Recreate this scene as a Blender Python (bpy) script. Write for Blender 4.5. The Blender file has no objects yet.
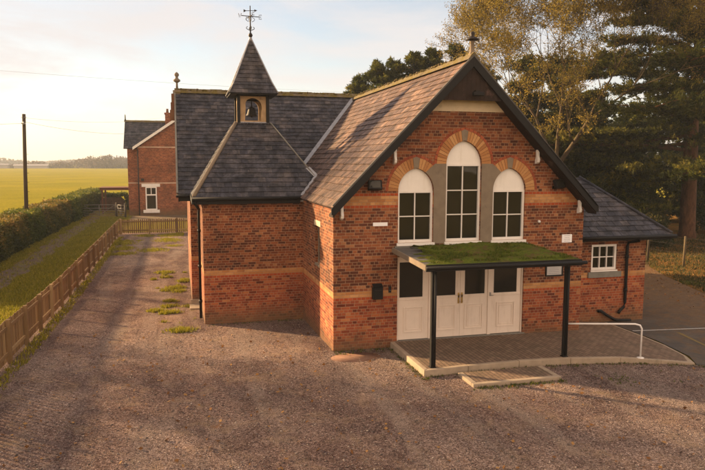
import bpy, bmesh, math, random
import numpy as np
from mathutils import Vector, Matrix

R = math.radians
random.seed(7)
rng = np.random.default_rng(11)
S = bpy.context.scene
COL = S.collection

# ------------------------------------------------------------------ camera
cam_d = bpy.data.cameras.new("camera")
cam = bpy.data.objects.new("camera", cam_d)
COL.objects.link(cam)
S.camera = cam
cam_d.sensor_width = 36.0
cam_d.lens = 658.0 / 705.0 * 36.0
cam_d.clip_start = 0.05
cam_d.clip_end = 12000
pit, rol, yaw = R(6.34), R(0.113), R(14.796)
fw = Vector((math.sin(yaw) * math.cos(pit), math.cos(yaw) * math.cos(pit), -math.sin(pit)))
rt = Vector((math.cos(yaw), -math.sin(yaw), 0))
up = rt.cross(fw)
r2 = rt * math.cos(rol) + up * math.sin(rol)
u2 = -rt * math.sin(rol) + up * math.cos(rol)
cam.matrix_world = Matrix(((r2.x, u2.x, -fw.x, -3.666), (r2.y, u2.y, -fw.y, -15.742), (r2.z, u2.z, -fw.z, 4.75), (0, 0, 0, 1)))

# ------------------------------------------------------------------ sun and sky
SUN = Vector((-1.0, 0.85, 0.42)).normalized()          # towards the sun
SUN_EL = math.asin(SUN.z)
SUN_AZ = math.atan2(SUN.x, SUN.y)
sl = bpy.data.lights.new("sun", 'SUN')
sl.energy = 5.0
sl.angle = R(2.2)
sl.color = (1.0, 0.68, 0.36)
so = bpy.data.objects.new("sun", sl)
COL.objects.link(so)
so.rotation_euler = SUN.to_track_quat('Z', 'Y').to_euler()
so.location = (-40, 34, 20)

W = bpy.data.worlds.new("World")
S.world = W
W.use_nodes = True
wt = W.node_tree
for n in list(wt.nodes):
    wt.nodes.remove(n)
wo = wt.nodes.new('ShaderNodeOutputWorld')
bg = wt.nodes.new('ShaderNodeBackground')
sky = wt.nodes.new('ShaderNodeTexSky')
sky.sky_type = 'NISHITA'
sky.sun_disc = False
sky.sun_elevation = SUN_EL
sky.sun_rotation = SUN_AZ
sky.altitude = 10
sky.air_density = 1.0
sky.dust_density = 0.6
sky.ozone_density = 1.0
wc = wt.nodes.new('ShaderNodeTexCoord')
wm = wt.nodes.new('ShaderNodeMapping')
wm.inputs['Scale'].default_value = (1.0, 1.0, 4.5)
wm.inputs['Rotation'].default_value = (0.1, 0.12, 0.5)
wn = wt.nodes.new('ShaderNodeTexNoise')
wn.inputs['Scale'].default_value = 2.6
wn.inputs['Detail'].default_value = 9
wn.inputs['Roughness'].default_value = 0.6
wn.inputs['Distortion'].default_value = 0.35
wr = wt.nodes.new('ShaderNodeValToRGB')
wr.color_ramp.elements[0].position = 0.40
wr.color_ramp.elements[0].color = (0.32, 0.32, 0.32, 1)
wr.color_ramp.elements[1].position = 0.60
wr.color_ramp.elements[1].color = (0.95, 0.95, 0.95, 1)
wx = wt.nodes.new('ShaderNodeMix')
wx.data_type = 'RGBA'
wt.links.new(wc.outputs['Generated'], wm.inputs['Vector'])
wt.links.new(wm.outputs['Vector'], wn.inputs['Vector'])
wt.links.new(wn.outputs['Fac'], wr.inputs['Fac'])
wt.links.new(wr.outputs['Color'], wx.inputs['Factor'])
wt.links.new(sky.outputs['Color'], wx.inputs['A'])
# thin high cloud: pale where it is seen against the light, with an unseen warm glow added behind the camera to light the front wall
ws = wt.nodes.new('ShaderNodeSeparateXYZ')
wt.links.new(wc.outputs['Generated'], ws.inputs[0])
wf = wt.nodes.new('ShaderNodeMapRange')
wf.interpolation_type = 'SMOOTHSTEP'
wf.inputs[1].default_value = 0.35
wf.inputs[2].default_value = -0.75
wt.links.new(ws.outputs[1], wf.inputs[0])
wb = wt.nodes.new('ShaderNodeMix')
wb.data_type = 'RGBA'
wb.inputs['A'].default_value = (4.7, 4.5, 4.55, 1)
wb.inputs['B'].default_value = (15.0, 10.6, 7.2, 1)
wt.links.new(wf.outputs[0], wb.inputs['Factor'])
wt.links.new(wb.outputs['Result'], wx.inputs['B'])
wt.links.new(wx.outputs['Result'], bg.inputs['Color'])
bg.inputs['Strength'].default_value = 0.05
wt.links.new(bg.outputs['Background'], wo.inputs['Surface'])

S.view_settings.view_transform = 'Standard'
S.view_settings.look = 'None'
S.view_settings.exposure = 1.82
S.view_settings.gamma = 1.0
S.view_settings.use_curve_mapping = False
S.render.engine = 'CYCLES'
S.cycles.use_denoising = True
S.cycles.max_bounces = 6
S.cycles.transparent_max_bounces = 8
S.cycles.volume_bounces = 1

# ------------------------------------------------------------------ helpers: objects
WL = {}                                                  # world location of each empty


def tag(o, label=None, cat=None, group=None, kind=None):
    if label: o['label'] = label
    if cat: o['category'] = cat
    if group: o['group'] = group
    if kind: o['kind'] = kind
    return o


def thing(name, loc, label, cat, group=None, rz=0.0):
    o = bpy.data.objects.new(name, None)
    o.empty_display_size = 0.2
    COL.objects.link(o)
    o.location = loc
    o.rotation_euler = (0, 0, rz)
    WL[o.name] = Vector(loc)
    return tag(o, label, cat, group)


def link_mesh(name, me, mat, parent=None, base=None):
    o = bpy.data.objects.new(name, me)
    COL.objects.link(o)
    if mat is not None and len(me.materials) == 0:
        me.materials.append(mat)
    if parent is not None:
        o.parent = parent
        WL[o.name] = WL[parent.name]
    else:
        WL[o.name] = Vector((0, 0, 0))
    return o


def copy_tree(o, parent=None):
    c = o.copy()
    COL.objects.link(c)
    if parent is not None:
        c.parent = parent
    for ch in list(o.children):
        copy_tree(ch, c)
    return c


class MB:
    """collects boxes, tubes, prisms (world coordinates) into one mesh"""

    def __init__(s):
        s.v = []; s.f = []; s.rnd = []; s.sm = []

    def add(s, vs, fs, rnd=None, smooth=False):
        n = len(s.v)
        s.v += [tuple(p) for p in vs]
        s.f += [tuple(i + n for i in f) for f in fs]
        r = random.random() if rnd is None else rnd
        s.rnd += [r] * len(vs)
        s.sm += [smooth] * len(fs)
        return s

    def box(s, x0, y0, z0, x1, y1, z1, rnd=None):
        vs = [(x, y, z) for z in (z0, z1) for y in (y0, y1) for x in (x0, x1)]
        return s.add(vs, [(0, 2, 3, 1), (4, 5, 7, 6), (0, 1, 5, 4), (2, 6, 7, 3), (0, 4, 6, 2), (1, 3, 7, 5)], rnd)

    def bar(s, a, b, w, h, upv=(0, 0, 1), rnd=None):
        """box from a to b, w wide (across), h high along upv"""
        a = Vector(a); b = Vector(b)
        d = (b - a).normalized()
        uv = Vector(upv)
        sd = d.cross(uv).normalized()
        uu = sd.cross(d).normalized()
        vs = []
        for p in (a, b):
            for i, j in ((-1, -1), (1, -1), (1, 1), (-1, 1)):
                vs.append(p + sd * (i * w / 2) + uu * (j * h / 2))
        return s.add(vs, [(0, 1, 2, 3), (7, 6, 5, 4), (0, 4, 5, 1), (1, 5, 6, 2), (2, 6, 7, 3), (3, 7, 4, 0)], rnd)

    def tube(s, pts, rad, n=8, cap=True, rnd=None, smooth=True):
        pts = [Vector(p) for p in pts]
        if not hasattr(rad, '__len__'):
            rad = [rad] * len(pts)
        vs = []; fs = []
        for i, p in enumerate(pts):
            if i == 0: d = pts[1] - p
            elif i == len(pts) - 1: d = p - pts[i - 1]
            else: d = (pts[i + 1] - pts[i]).normalized() + (p - pts[i - 1]).normalized()
            d = d.normalized() if d.length > 1e-9 else Vector((0, 0, 1))
            ref = Vector((0, 0, 1)) if abs(d.z) < 0.95 else Vector((1, 0, 0))
            a = d.cross(ref).normalized(); b = d.cross(a)
            for k in range(n):
                t = 2 * math.pi * k / n
                vs.append(p + (a * math.cos(t) + b * math.sin(t)) * rad[i])
        for i in range(len(pts) - 1):
            for k in range(n):
                k2 = (k + 1) % n
                fs.append((i * n + k, i * n + k2, (i + 1) * n + k2, (i + 1) * n + k))
        if cap:
            fs.append(tuple(range(n))[::-1])
            fs.append(tuple((len(pts) - 1) * n + k for k in range(n)))
        return s.add(vs, fs, rnd, smooth)

    def lathe(s, c, prof, n=16, rnd=None, smooth=True):
        """prof: (radius, z) pairs about the vertical through c"""
        vs = []; fs = []
        for r, z in prof:
            for k in range(n):
                t = 2 * math.pi * k / n
                vs.append((c[0] + r * math.cos(t), c[1] + r * math.sin(t), c[2] + z))
        m = len(prof)
        for i in range(m - 1):
            for k in range(n):
                k2 = (k + 1) % n
                fs.append((i * n + k, i * n + k2, (i + 1) * n + k2, (i + 1) * n + k))
        fs.append(tuple(range(n))[::-1])
        fs.append(tuple((m - 1) * n + k for k in range(n)))
        return s.add(vs, fs, rnd, smooth)

    def prism(s, poly, off, rnd=None):
        """poly: 3D outline, extruded by the vector off"""
        n = len(poly)
        off = Vector(off)
        vs = [Vector(p) for p in poly] + [Vector(p) + off for p in poly]
        fs = [tuple(range(n)), tuple(range(2 * n - 1, n - 1, -1))]
        for i in range(n):
            j = (i + 1) % n
            fs.append((j, i, n + i, n + j))
        return s.add(vs, fs, rnd)

    def build(s, name, mat, parent=None, bevel=0.0, normals=True):
        off = WL[parent.name] if parent is not None else Vector((0, 0, 0))
        me = bpy.data.meshes.new(name)
        me.from_pydata([(p[0] - off.x, p[1] - off.y, p[2] - off.z) for p in s.v], [], s.f)
        me.polygons.foreach_set('use_smooth', s.sm)
        at = me.attributes.new('rnd', 'FLOAT', 'POINT')
        at.data.foreach_set('value', s.rnd)
        me.update()
        if normals:
            bm = bmesh.new(); bm.from_mesh(me)
            bmesh.ops.recalc_face_normals(bm, faces=bm.faces)
            bm.to_mesh(me); bm.free()
        o = link_mesh(name, me, mat, parent)
        if bevel > 0:
            m = o.modifiers.new('bevel', 'BEVEL')
            m.width = bevel; m.segments = 2; m.limit_method = 'ANGLE'; m.angle_limit = R(40)
        return o


def holes_mesh(name, outline, holes, y0, thick, mat, parent, axis='y'):
    """flat outline with holes in XZ (axis y) or YZ (axis x), extruded: real openings"""
    cu = bpy.data.curves.new(name, 'CURVE')
    cu.dimensions = '2D'; cu.fill_mode = 'BOTH'; cu.extrude = thick / 2
    for pl in [outline] + holes:
        sp = cu.splines.new('POLY')
        sp.points.add(len(pl) - 1)
        for i, p in enumerate(pl):
            sp.points[i].co = (p[0], p[1], 0, 1)
        sp.use_cyclic_u = True
    t = bpy.data.objects.new(name, cu)
    COL.objects.link(t)
    bpy.context.view_layer.update()
    me = bpy.data.meshes.new_from_object(t.evaluated_get(bpy.context.evaluated_depsgraph_get()))
    bpy.data.objects.remove(t)
    off = WL[parent.name] if parent is not None else Vector((0, 0, 0))
    for v in me.vertices:
        a, b, c = v.co
        if axis == 'y':
            q = Vector((a, y0 + thick / 2 + c, b))
        else:
            q = Vector((y0 + thick / 2 + c, a, b))
        v.co = q - off
    me.materials.clear()
    for p in me.polygons: p.use_smooth = False
    bm = bmesh.new(); bm.from_mesh(me)
    bmesh.ops.remove_doubles(bm, verts=bm.verts, dist=0.0004)
    bmesh.ops.recalc_face_normals(bm, faces=bm.faces)
    bm.to_mesh(me); bm.free()
    me.update()
    return link_mesh(name, me, mat, parent)


# ------------------------------------------------------------------ helpers: materials
def hexlin(h):
    c = [int(h[i:i + 2], 16) / 255 for i in (0, 2, 4)]
    return tuple((x / 12.92 if x <= 0.04045 else ((x + 0.055) / 1.055) ** 2.4) for x in c) + (1,)


class NT:
    def __init__(s, name, rough=0.8, spec=0.3):
        s.m = bpy.data.materials.new(name)
        s.m.use_nodes = True
        s.t = s.m.node_tree
        s.bsdf = s.t.nodes['Principled BSDF']
        s.bsdf.inputs['Roughness'].default_value = rough
        s.bsdf.inputs['Specular IOR Level'].default_value = spec
        s.pos_ = None

    def node(s, t, **kw):
        n = s.t.nodes.new(t)
        for k, v in kw.items(): setattr(n, k, v)
        return n

    def put(s, sock, v):
        if v is None: return
        if isinstance(v, (int, float)):
            sock.default_value = v
        elif isinstance(v, (tuple, list, Vector)):
            if sock.type == 'RGBA' and len(v) == 3: v = tuple(v) + (1,)
            sock.default_value = v
        else:
            s.t.links.new(v, sock)

    def ma(s, op, a, b=None, c=None, clamp=False):
        n = s.node('ShaderNodeMath', operation=op, use_clamp=clamp)
        s.put(n.inputs[0], a); s.put(n.inputs[1], b)
        if c is not None: s.put(n.inputs[2], c)
        return n.outputs[0]

    def pos(s):
        if s.pos_ is None:
            s.pos_ = s.node('ShaderNodeNewGeometry').outputs['Position']
        return s.pos_

    def obj(s):
        return s.node('ShaderNodeTexCoord').outputs['Object']

    def sep(s, v):
        n = s.node('ShaderNodeSeparateXYZ'); s.put(n.inputs[0], v)
        return n.outputs[0], n.outputs[1], n.outputs[2]

    def comb(s, x, y, z=0.0):
        n = s.node('ShaderNodeCombineXYZ')
        s.put(n.inputs[0], x); s.put(n.inputs[1], y); s.put(n.inputs[2], z)
        return n.outputs[0]

    def noise(s, vec, scale, detail=4, rough=0.55, dist=0.0, sc=None):
        if sc is not None:
            mp = s.node('ShaderNodeMapping'); s.put(mp.inputs['Vector'], vec)
            mp.inputs['Scale'].default_value = sc; vec = mp.outputs[0]
        n = s.node('ShaderNodeTexNoise'); s.put(n.inputs['Vector'], vec)
        n.inputs['Scale'].default_value = scale
        n.inputs['Detail'].default_value = detail
        n.inputs['Roughness'].default_value = rough
        n.inputs['Distortion'].default_value = dist
        return n.outputs['Fac']

    def voro(s, vec, scale, out='Distance', feature='F1'):
        n = s.node('ShaderNodeTexVoronoi', feature=feature); s.put(n.inputs['Vector'], vec)
        n.inputs['Scale'].default_value = scale
        return n.outputs[out]

    def white(s, vec):
        n = s.node('ShaderNodeTexWhiteNoise'); s.put(n.inputs['Vector'], vec)
        return n.outputs['Value']

    def ramp(s, fac, stops, mode='LINEAR'):
        n = s.node('ShaderNodeValToRGB'); s.put(n.inputs[0], fac)
        cr = n.color_ramp; cr.interpolation = mode
        while len(cr.elements) < len(stops): cr.elements.new(0.5)
        for e, (p, c) in zip(cr.elements, stops):
            e.position = p
            e.color = (c, c, c, 1) if isinstance(c, (int, float)) else (tuple(c) + (1,) if len(c) == 3 else c)
        return n.outputs[0]

    def mix(s, f, a, b, blend='MIX'):
        n = s.node('ShaderNodeMix', data_type='RGBA', blend_type=blend)
        s.put(n.inputs['Factor'], f); s.put(n.inputs['A'], a); s.put(n.inputs['B'], b)
        return n.outputs['Result']

    def step(s, v, a, b):
        n = s.node('ShaderNodeMapRange'); n.interpolation_type = 'SMOOTHSTEP'
        s.put(n.inputs[0], v); n.inputs[1].default_value = a; n.inputs[2].default_value = b
        return n.outputs[0]

    def attr(s, name='rnd'):
        return s.node('ShaderNodeAttribute', attribute_name=name).outputs['Fac']

    def col(s, v): s.put(s.bsdf.inputs['Base Color'], v); return s
    def rough(s, v): s.put(s.bsdf.inputs['Roughness'], v); return s

    def bump(s, h, strength=0.5, dist=0.02):
        n = s.node('ShaderNodeBump'); n.inputs['Strength'].default_value = strength
        n.inputs['Distance'].default_value = dist
        s.put(n.inputs['Height'], h)
        s.t.links.new(n.outputs[0], s.bsdf.inputs['Normal'])
        return s


def plain(name, c, rough=0.6, var=0.15, scale=6.0, spec=0.3, metal=0.0, bump=0.0, dirt=None):
    """painted or plain surface with faint mottling and wear"""
    n = NT(name, rough, spec)
    p = n.pos()
    f = n.noise(p, scale, 5)
    d = tuple(x * (1 - var * 1.6) for x in c[:3]); l = tuple(min(1, x * (1 + var)) for x in c[:3])
    cc = n.mix(f, d, l)
    if dirt:
        g = n.step(n.noise(p, scale * 0.6, 6, 0.7), 0.56, 0.75)
        cc = n.mix(g, cc, dirt)
    n.col(cc)
    n.bsdf.inputs['Metallic'].default_value = metal
    if bump: n.bump(n.noise(p, scale * 12, 3), bump, 0.004)
    return n.m


def brick_mat(name, stops, dark_stops=None, split=1.5, bands=(), redrows=(), mortar=(0.42, 0.27, 0.165), w=0.2275, h=0.075, header=True, pale=()):
    n = NT(name, 0.86, 0.2)
    x, y, z = n.sep(n.pos())
    wob = n.ma('MULTIPLY', n.ma('SUBTRACT', n.noise(n.pos(), 7.0, 2), 0.5), 0.014)
    u = n.ma('ADD', n.ma('ADD', x, y), wob)
    v = n.ma('ADD', n.ma('DIVIDE', z, h), n.ma('MULTIPLY', wob, 9.0))
    row = n.ma('FLOOR', v)
    fv = n.ma('SUBTRACT', v, row)
    if header:
        hd = n.ma('LESS_THAN', n.ma('FLOORED_MODULO', row, 4.0), 1.5)
        wd = n.ma('SUBTRACT', w, n.ma('MULTIPLY', hd, w / 2))
    else:
        wd = w
    uu = n.ma('ADD', n.ma('DIVIDE', u, wd), n.ma('ADD', n.ma('MULTIPLY', n.ma('FLOORED_MODULO', row, 2.0), 0.5), 0.13))
    cl = n.ma('FLOOR', uu)
    fu = n.ma('SUBTRACT', uu, cl)
    ev = n.ma('MULTIPLY', n.ma('MINIMUM', fv, n.ma('SUBTRACT', 1.0, fv)), h)
    eu = n.ma('MULTIPLY', n.ma('MINIMUM', fu, n.ma('SUBTRACT', 1.0, fu)), wd)
    e = n.ma('ADD', n.ma('MINIMUM', ev, eu), n.ma('MULTIPLY', n.ma('SUBTRACT', n.noise(n.pos(), 38, 3), 0.5), 0.011))
    face = n.step(e, 0.0015, 0.0085)
    rn = n.white(n.comb(cl, row, 0.0))
    big = n.noise(n.pos(), 0.9, 4, 0.6)
    rn2 = n.ma('ADD', rn, n.ma('MULTIPLY', n.ma('SUBTRACT', big, 0.5), 0.42), clamp=True)
    c = n.ramp(rn2, stops)
    if dark_stops:
        c2 = n.ramp(rn2, dark_stops)
        c = n.mix(n.step(z, split - 0.01, split + 0.01), c, c2)
    for (a, b, bs) in bands:
        m = n.ma('MULTIPLY', n.ma('GREATER_THAN', v, a / h), n.ma('LESS_THAN', v, b / h))
        c = n.mix(m, c, n.ramp(rn, bs))
    c = n.mix(n.ma('MULTIPLY', n.noise(n.pos(), 60, 3, 0.7), 0.75), c, n.mix(1.0, c, (0.6, 0.5, 0.45), 'MULTIPLY'))
    mort = n.mix(n.noise(n.pos(), 3.0, 4), mortar, tuple(k * 0.5 for k in mortar))
    c = n.mix(face, mort, c)
    for (a, b, pc) in pale:
        m = n.ma('MULTIPLY', n.ma('GREATER_THAN', z, a), n.ma('LESS_THAN', z, b))
        c = n.mix(m, c, pc)
    # damp and lichen close to the ground, soot streaks
    c = n.mix(1.0, c, n.ramp(n.noise(n.pos(), 0.8, 7, 0.7), [(0.32, 0.68), (0.5, 0.98), (0.68, 1.22)]), 'MULTIPLY')
    st = n.step(n.noise(n.pos(), 2.0, 7, 0.7, sc=(1.4, 1.4, 0.45)), 0.54, 0.76)
    c = n.mix(n.ma('MULTIPLY', st, 0.5), c, (0.06, 0.035, 0.024))
    low = n.ma('MULTIPLY', n.ma('SUBTRACT', 1.0, n.step(n.ma('ADD', z, n.ma('MULTIPLY', big, 0.5)), 0.1, 0.85)), 0.75)
    c = n.mix(low, c, (0.125, 0.085, 0.045))
    ef = n.step(n.noise(n.pos(), 3.1, 5, 0.7), 0.64, 0.78)
    c = n.mix(n.ma('MULTIPLY', ef, 0.22), c, (0.42, 0.28, 0.17))
    n.col(c)
    hh = n.ma('ADD', n.ma('MULTIPLY', face, 0.7), n.ma('ADD', n.ma('MULTIPLY', n.noise(n.pos(), 90, 3), 0.25), n.ma('MULTIPLY', rn, 0.2)))
    n.bump(hh, 0.8, 0.008)
    return n.m


RED = [(0.0, (0.12, 0.030, 0.016)), (0.12, (0.19, 0.042, 0.019)), (0.4, (0.275, 0.066, 0.029)), (0.7, (0.345, 0.092, 0.038)), (0.92, (0.40, 0.125, 0.045)), (1.0, (0.43, 0.18, 0.075))]
BRN = [(0.0, (0.085, 0.030, 0.018)), (0.25, (0.135, 0.044, 0.022)), (0.5, (0.20, 0.062, 0.027)), (0.75, (0.27, 0.088, 0.035)), (0.92, (0.31, 0.115, 0.048)), (1.0, (0.36, 0.165, 0.075))]
BUFF = [(0.0, (0.40, 0.17, 0.06)), (0.5, (0.50, 0.245, 0.09)), (1.0, (0.58, 0.32, 0.135))]
REDB = [(0.0, (0.34, 0.06, 0.018)), (1.0, (0.46, 0.10, 0.03))]
M = {}
M['brick'] = brick_mat('hall_brick', RED, BRN, 1.5,
                       bands=[(1.275, 1.35, REDB), (1.35, 1.5, BUFF), (3.6, 3.675, REDB), (3.675, 3.9, BUFF), (3.9, 3.975, REDB)])
M['brick_house'] = brick_mat('house_brick', [(0, (0.13, 0.035, 0.018)), (0.5, (0.25, 0.065, 0.026)), (1, (0.34, 0.11, 0.045))],
                             pale=[(2.72, 2.82, (0.5, 0.36, 0.27)), (6.02, 6.12, (0.5, 0.36, 0.27))])


def wedge_mat(name, stops):
    n = NT(name, 0.85, 0.2)
    c = n.ramp(n.attr(), stops)
    c = n.mix(n.ma('MULTIPLY', n.noise(n.pos(), 30, 5, 0.7), 0.7), c, n.mix(1.0, c, (0.6, 0.55, 0.5), 'MULTIPLY'))
    n.col(c); n.bump(n.noise(n.pos(), 80, 3), 0.5, 0.004)
    return n.m


M['buff'] = wedge_mat('buff_arch_brick', [(0, (0.36, 0.16, 0.06)), (0.5, (0.48, 0.235, 0.09)), (1, (0.55, 0.31, 0.135))])
M['redarch'] = wedge_mat('red_arch_brick', [(0, (0.25, 0.06, 0.03)), (1, (0.40, 0.11, 0.05))])


def slate_mat(name, stops, moss=0.35):
    n = NT(name, 0.62, 0.22)
    p = n.pos()
    c = n.ramp(n.attr(), stops)
    c = n.mix(1.0, c, n.ramp(n.noise(p, 2.6, 8, 0.78, 0.6), [(0.36, 0.45), (0.5, 1.0), (0.64, 2.2)]), 'MULTIPLY')
    c = n.mix(n.ma('MULTIPLY', n.noise(p, 26, 6, 0.75), 0.8), c, n.mix(1.0, c, (0.45, 0.44, 0.47), 'MULTIPLY'))
    st = n.step(n.noise(p, 1.3, 6, 0.7), 0.5, 0.72)
    c = n.mix(n.ma('MULTIPLY', st, 0.5), c, (0.115, 0.09, 0.078))
    li = n.step(n.noise(p, 9, 6, 0.75), 0.62, 0.7)
    c = n.mix(n.ma('MULTIPLY', li, 0.5), c, (0.30, 0.25, 0.19))
    mo = n.step(n.noise(p, 3.4, 7, 0.75), 0.64, 0.72)
    c = n.mix(n.ma('MULTIPLY', mo, moss), c, (0.13, 0.105, 0.03))
    n.col(c)
    n.rough(n.ramp(n.noise(p, 8, 3), [(0.3, 0.5), (0.7, 0.8)]))
    n.bump(n.noise(p, 30, 6, 0.75), 0.7, 0.01)
    return n.m


M['slate'] = slate_mat('grey_slate', [(0, (0.030, 0.031, 0.041)), (0.5, (0.046, 0.045, 0.054)), (0.9, (0.060, 0.057, 0.064)), (1, (0.085, 0.075, 0.075))], 0.5)
M['slate_wing'] = slate_mat('brown_grey_slate', [(0, (0.080, 0.048, 0.038)), (0.5, (0.110, 0.066, 0.048)), (0.9, (0.14, 0.083, 0.058)), (1, (0.185, 0.115, 0.08))], 0.3)

mr = NT('mossy_ridge', 0.95, 0.1)
p_ = mr.pos()
mr.col(mr.mix(mr.step(mr.noise(p_, 5, 6, 0.7), 0.38, 0.6), (0.15, 0.12, 0.085), mr.ramp(mr.noise(p_, 28, 4), [(0.3, (0.08, 0.065, 0.02)), (0.7, (0.18, 0.135, 0.04))])))
mr.bump(mr.noise(p_, 30, 5, 0.7), 0.9, 0.03)
M['ridge'] = mr.m
M['lead'] = plain('lead_flashing', (0.30, 0.30, 0.32), 0.5, 0.3, 9, 0.4, 0.2, dirt=(0.15, 0.14, 0.13))
M['white'] = plain('white_paint', (0.74, 0.70, 0.66), 0.45, 0.07, 5, 0.4, dirt=(0.58, 0.52, 0.45))
for nm_, base_c, dirt_c in (('cream_door_paint_worn', (0.76, 0.64, 0.54), (0.40, 0.29, 0.20)), ('arch_panel_paint_worn', (0.78, 0.74, 0.69), (0.50, 0.43, 0.34))):
    q_ = NT(nm_, 0.55, 0.3)
    pq = q_.pos()
    cq = q_.mix(q_.noise(pq, 5, 5), tuple(v * .9 for v in base_c), tuple(v * 1.04 for v in base_c))
    cq = q_.mix(q_.ma('MULTIPLY', q_.step(q_.noise(pq, 7, 6, 0.75, sc=(1, 1, 0.12)), 0.5, 0.75), 0.35), cq, dirt_c)
    cq = q_.mix(q_.ma('MULTIPLY', q_.step(q_.noise(pq, 16, 6, 0.8), 0.62, 0.7), 0.4), cq, dirt_c)
    q_.col(cq); q_.bump(q_.noise(pq, 40, 4), 0.3, 0.004)
    M['door' if 'door' in nm_ else 'tymp'] = q_.m
M['cream'] = plain('cream_render', (0.62, 0.50, 0.34), 0.8, 0.12, 5, 0.2, bump=0.3, dirt=(0.42, 0.33, 0.22))
M['panel'] = plain('weathered_turret_paint', (0.40, 0.27, 0.15), 0.85, 0.3, 5, 0.2, bump=0.4, dirt=(0.16, 0.10, 0.06))
M['stone'] = plain('brown_stone', (0.21, 0.165, 0.12), 0.85, 0.25, 4, 0.2, bump=0.5, dirt=(0.12, 0.10, 0.075))
M['sill'] = plain('grey_sill_stone', (0.20, 0.19, 0.165), 0.85, 0.25, 6, 0.2, bump=0.5)
M['black'] = plain('black_paint', (0.006, 0.005, 0.005), 0.6, 0.3, 12, 0.25, dirt=(0.018, 0.014, 0.012))
M['timber_dark'] = plain('weathered_dark_boards', (0.03, 0.018, 0.014), 0.8, 0.45, 5, 0.2, bump=0.4, dirt=(0.10, 0.06, 0.05))
M['iron'] = plain('wrought_iron', (0.025, 0.02, 0.018), 0.6, 0.4, 20, 0.4, 0.4, dirt=(0.06, 0.035, 0.025))
M['brass'] = plain('brass', (0.55, 0.38, 0.14), 0.35, 0.1, 20, 0.5, 0.9)
M['concrete'] = plain('pale_kerb_concrete', (0.34, 0.265, 0.19), 0.9, 0.25, 5, 0.2, bump=0.6, dirt=(0.22, 0.18, 0.13))
M['gatemetal'] = plain('dull_gate_metal', (0.16, 0.145, 0.13), 0.7, 0.2, 8, 0.3, 0.2)
M['galv'] = plain('galvanised_metal', (0.34, 0.33, 0.32), 0.45, 0.2, 8, 0.5, 0.6)
M['fence'] = None
M['sign'] = plain('sign_white', (0.80, 0.79, 0.80), 0.5, 0.04, 9, 0.4)
M['grey_text'] = plain('sign_print', (0.22, 0.22, 0.25), 0.6, 0.05, 9, 0.3)
M['notice'] = plain('notice_paper', (0.42, 0.41, 0.40), 0.4, 0.1, 9, 0.4)
M['handle'] = plain('red_brown_wood', (0.14, 0.055, 0.03), 0.7, 0.3, 8, 0.3)

g_ = NT('window_glass', 0.05, 0.35)
g_.col(g_.mix(g_.noise(g_.pos(), 1.7, 3), (0.008, 0.008, 0.006), (0.026, 0.022, 0.015)))
g_.bump(g_.noise(g_.pos(), 1.6, 2), 0.10, 0.05)
M['glass'] = g_.m


def wood_mat(name, c1, c2, c3):
    n = NT(name, 0.85, 0.2)
    c = n.ramp(n.attr(), [(0, c1), (0.6, c2), (1, c3)])
    g = n.noise(n.pos(), 14, 5, 0.7, sc=(1, 1, 0.12))
    c = n.mix(n.ma('MULTIPLY', g, 0.8), c, n.mix(1.0, c, (0.45, 0.42, 0.38), 'MULTIPLY'))
    n.col(c); n.bump(g, 0.5, 0.008)
    return n.m


M['fence'] = wood_mat('weathered_fence_wood', (0.17, 0.10, 0.045), (0.27, 0.17, 0.08), (0.38, 0.26, 0.13))
M['pole'] = wood_mat('creosoted_pole', (0.06, 0.045, 0.03), (0.09, 0.065, 0.04), (0.12, 0.09, 0.05))
M['oldwood'] = wood_mat('red_brown_timber', (0.12, 0.05, 0.03), (0.18, 0.075, 0.04), (0.2, 0.1, 0.05))


def bark_mat(name, a, b):
    n = NT(name, 0.9, 0.15)
    g = n.noise(n.pos(), 6, 7, 0.75, 0.6, sc=(1, 1, 0.3))
    n.col(n.ramp(g, [(0.3, a), (0.7, b)])); n.bump(g, 1.0, 0.06)
    return n.m


M['bark'] = bark_mat('pale_bark', (0.03, 0.021, 0.012), (0.13, 0.095, 0.055))
M['bark_red'] = bark_mat('red_brown_bark', (0.035, 0.018, 0.010), (0.17, 0.08, 0.04))
M['bark_dark'] = bark_mat('dark_bark', (0.04, 0.03, 0.02), (0.12, 0.085, 0.055))


def leaf_mat(name, stops, trans=0.35):
    n = NT(name, 0.7, 0.15)
    c = n.ramp(n.attr(), stops)
    c = n.mix(n.ma('MULTIPLY', n.noise(n.pos(), 0.55, 3), 0.7), c, n.mix(1.0, c, (0.55, 0.6, 0.6), 'MULTIPLY'))
    n.col(c)
    tr = n.node('ShaderNodeBsdfTranslucent'); n.put(tr.inputs['Color'], c)
    mx = n.node('ShaderNodeMixShader'); mx.inputs[0].default_value = trans
    n.t.links.new(n.bsdf.outputs[0], mx.inputs[1]); n.t.links.new(tr.outputs[0], mx.inputs[2])
    n.t.links.new(mx.outputs[0], n.t.nodes['Material Output'].inputs['Surface'])
    return n.m


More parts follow.
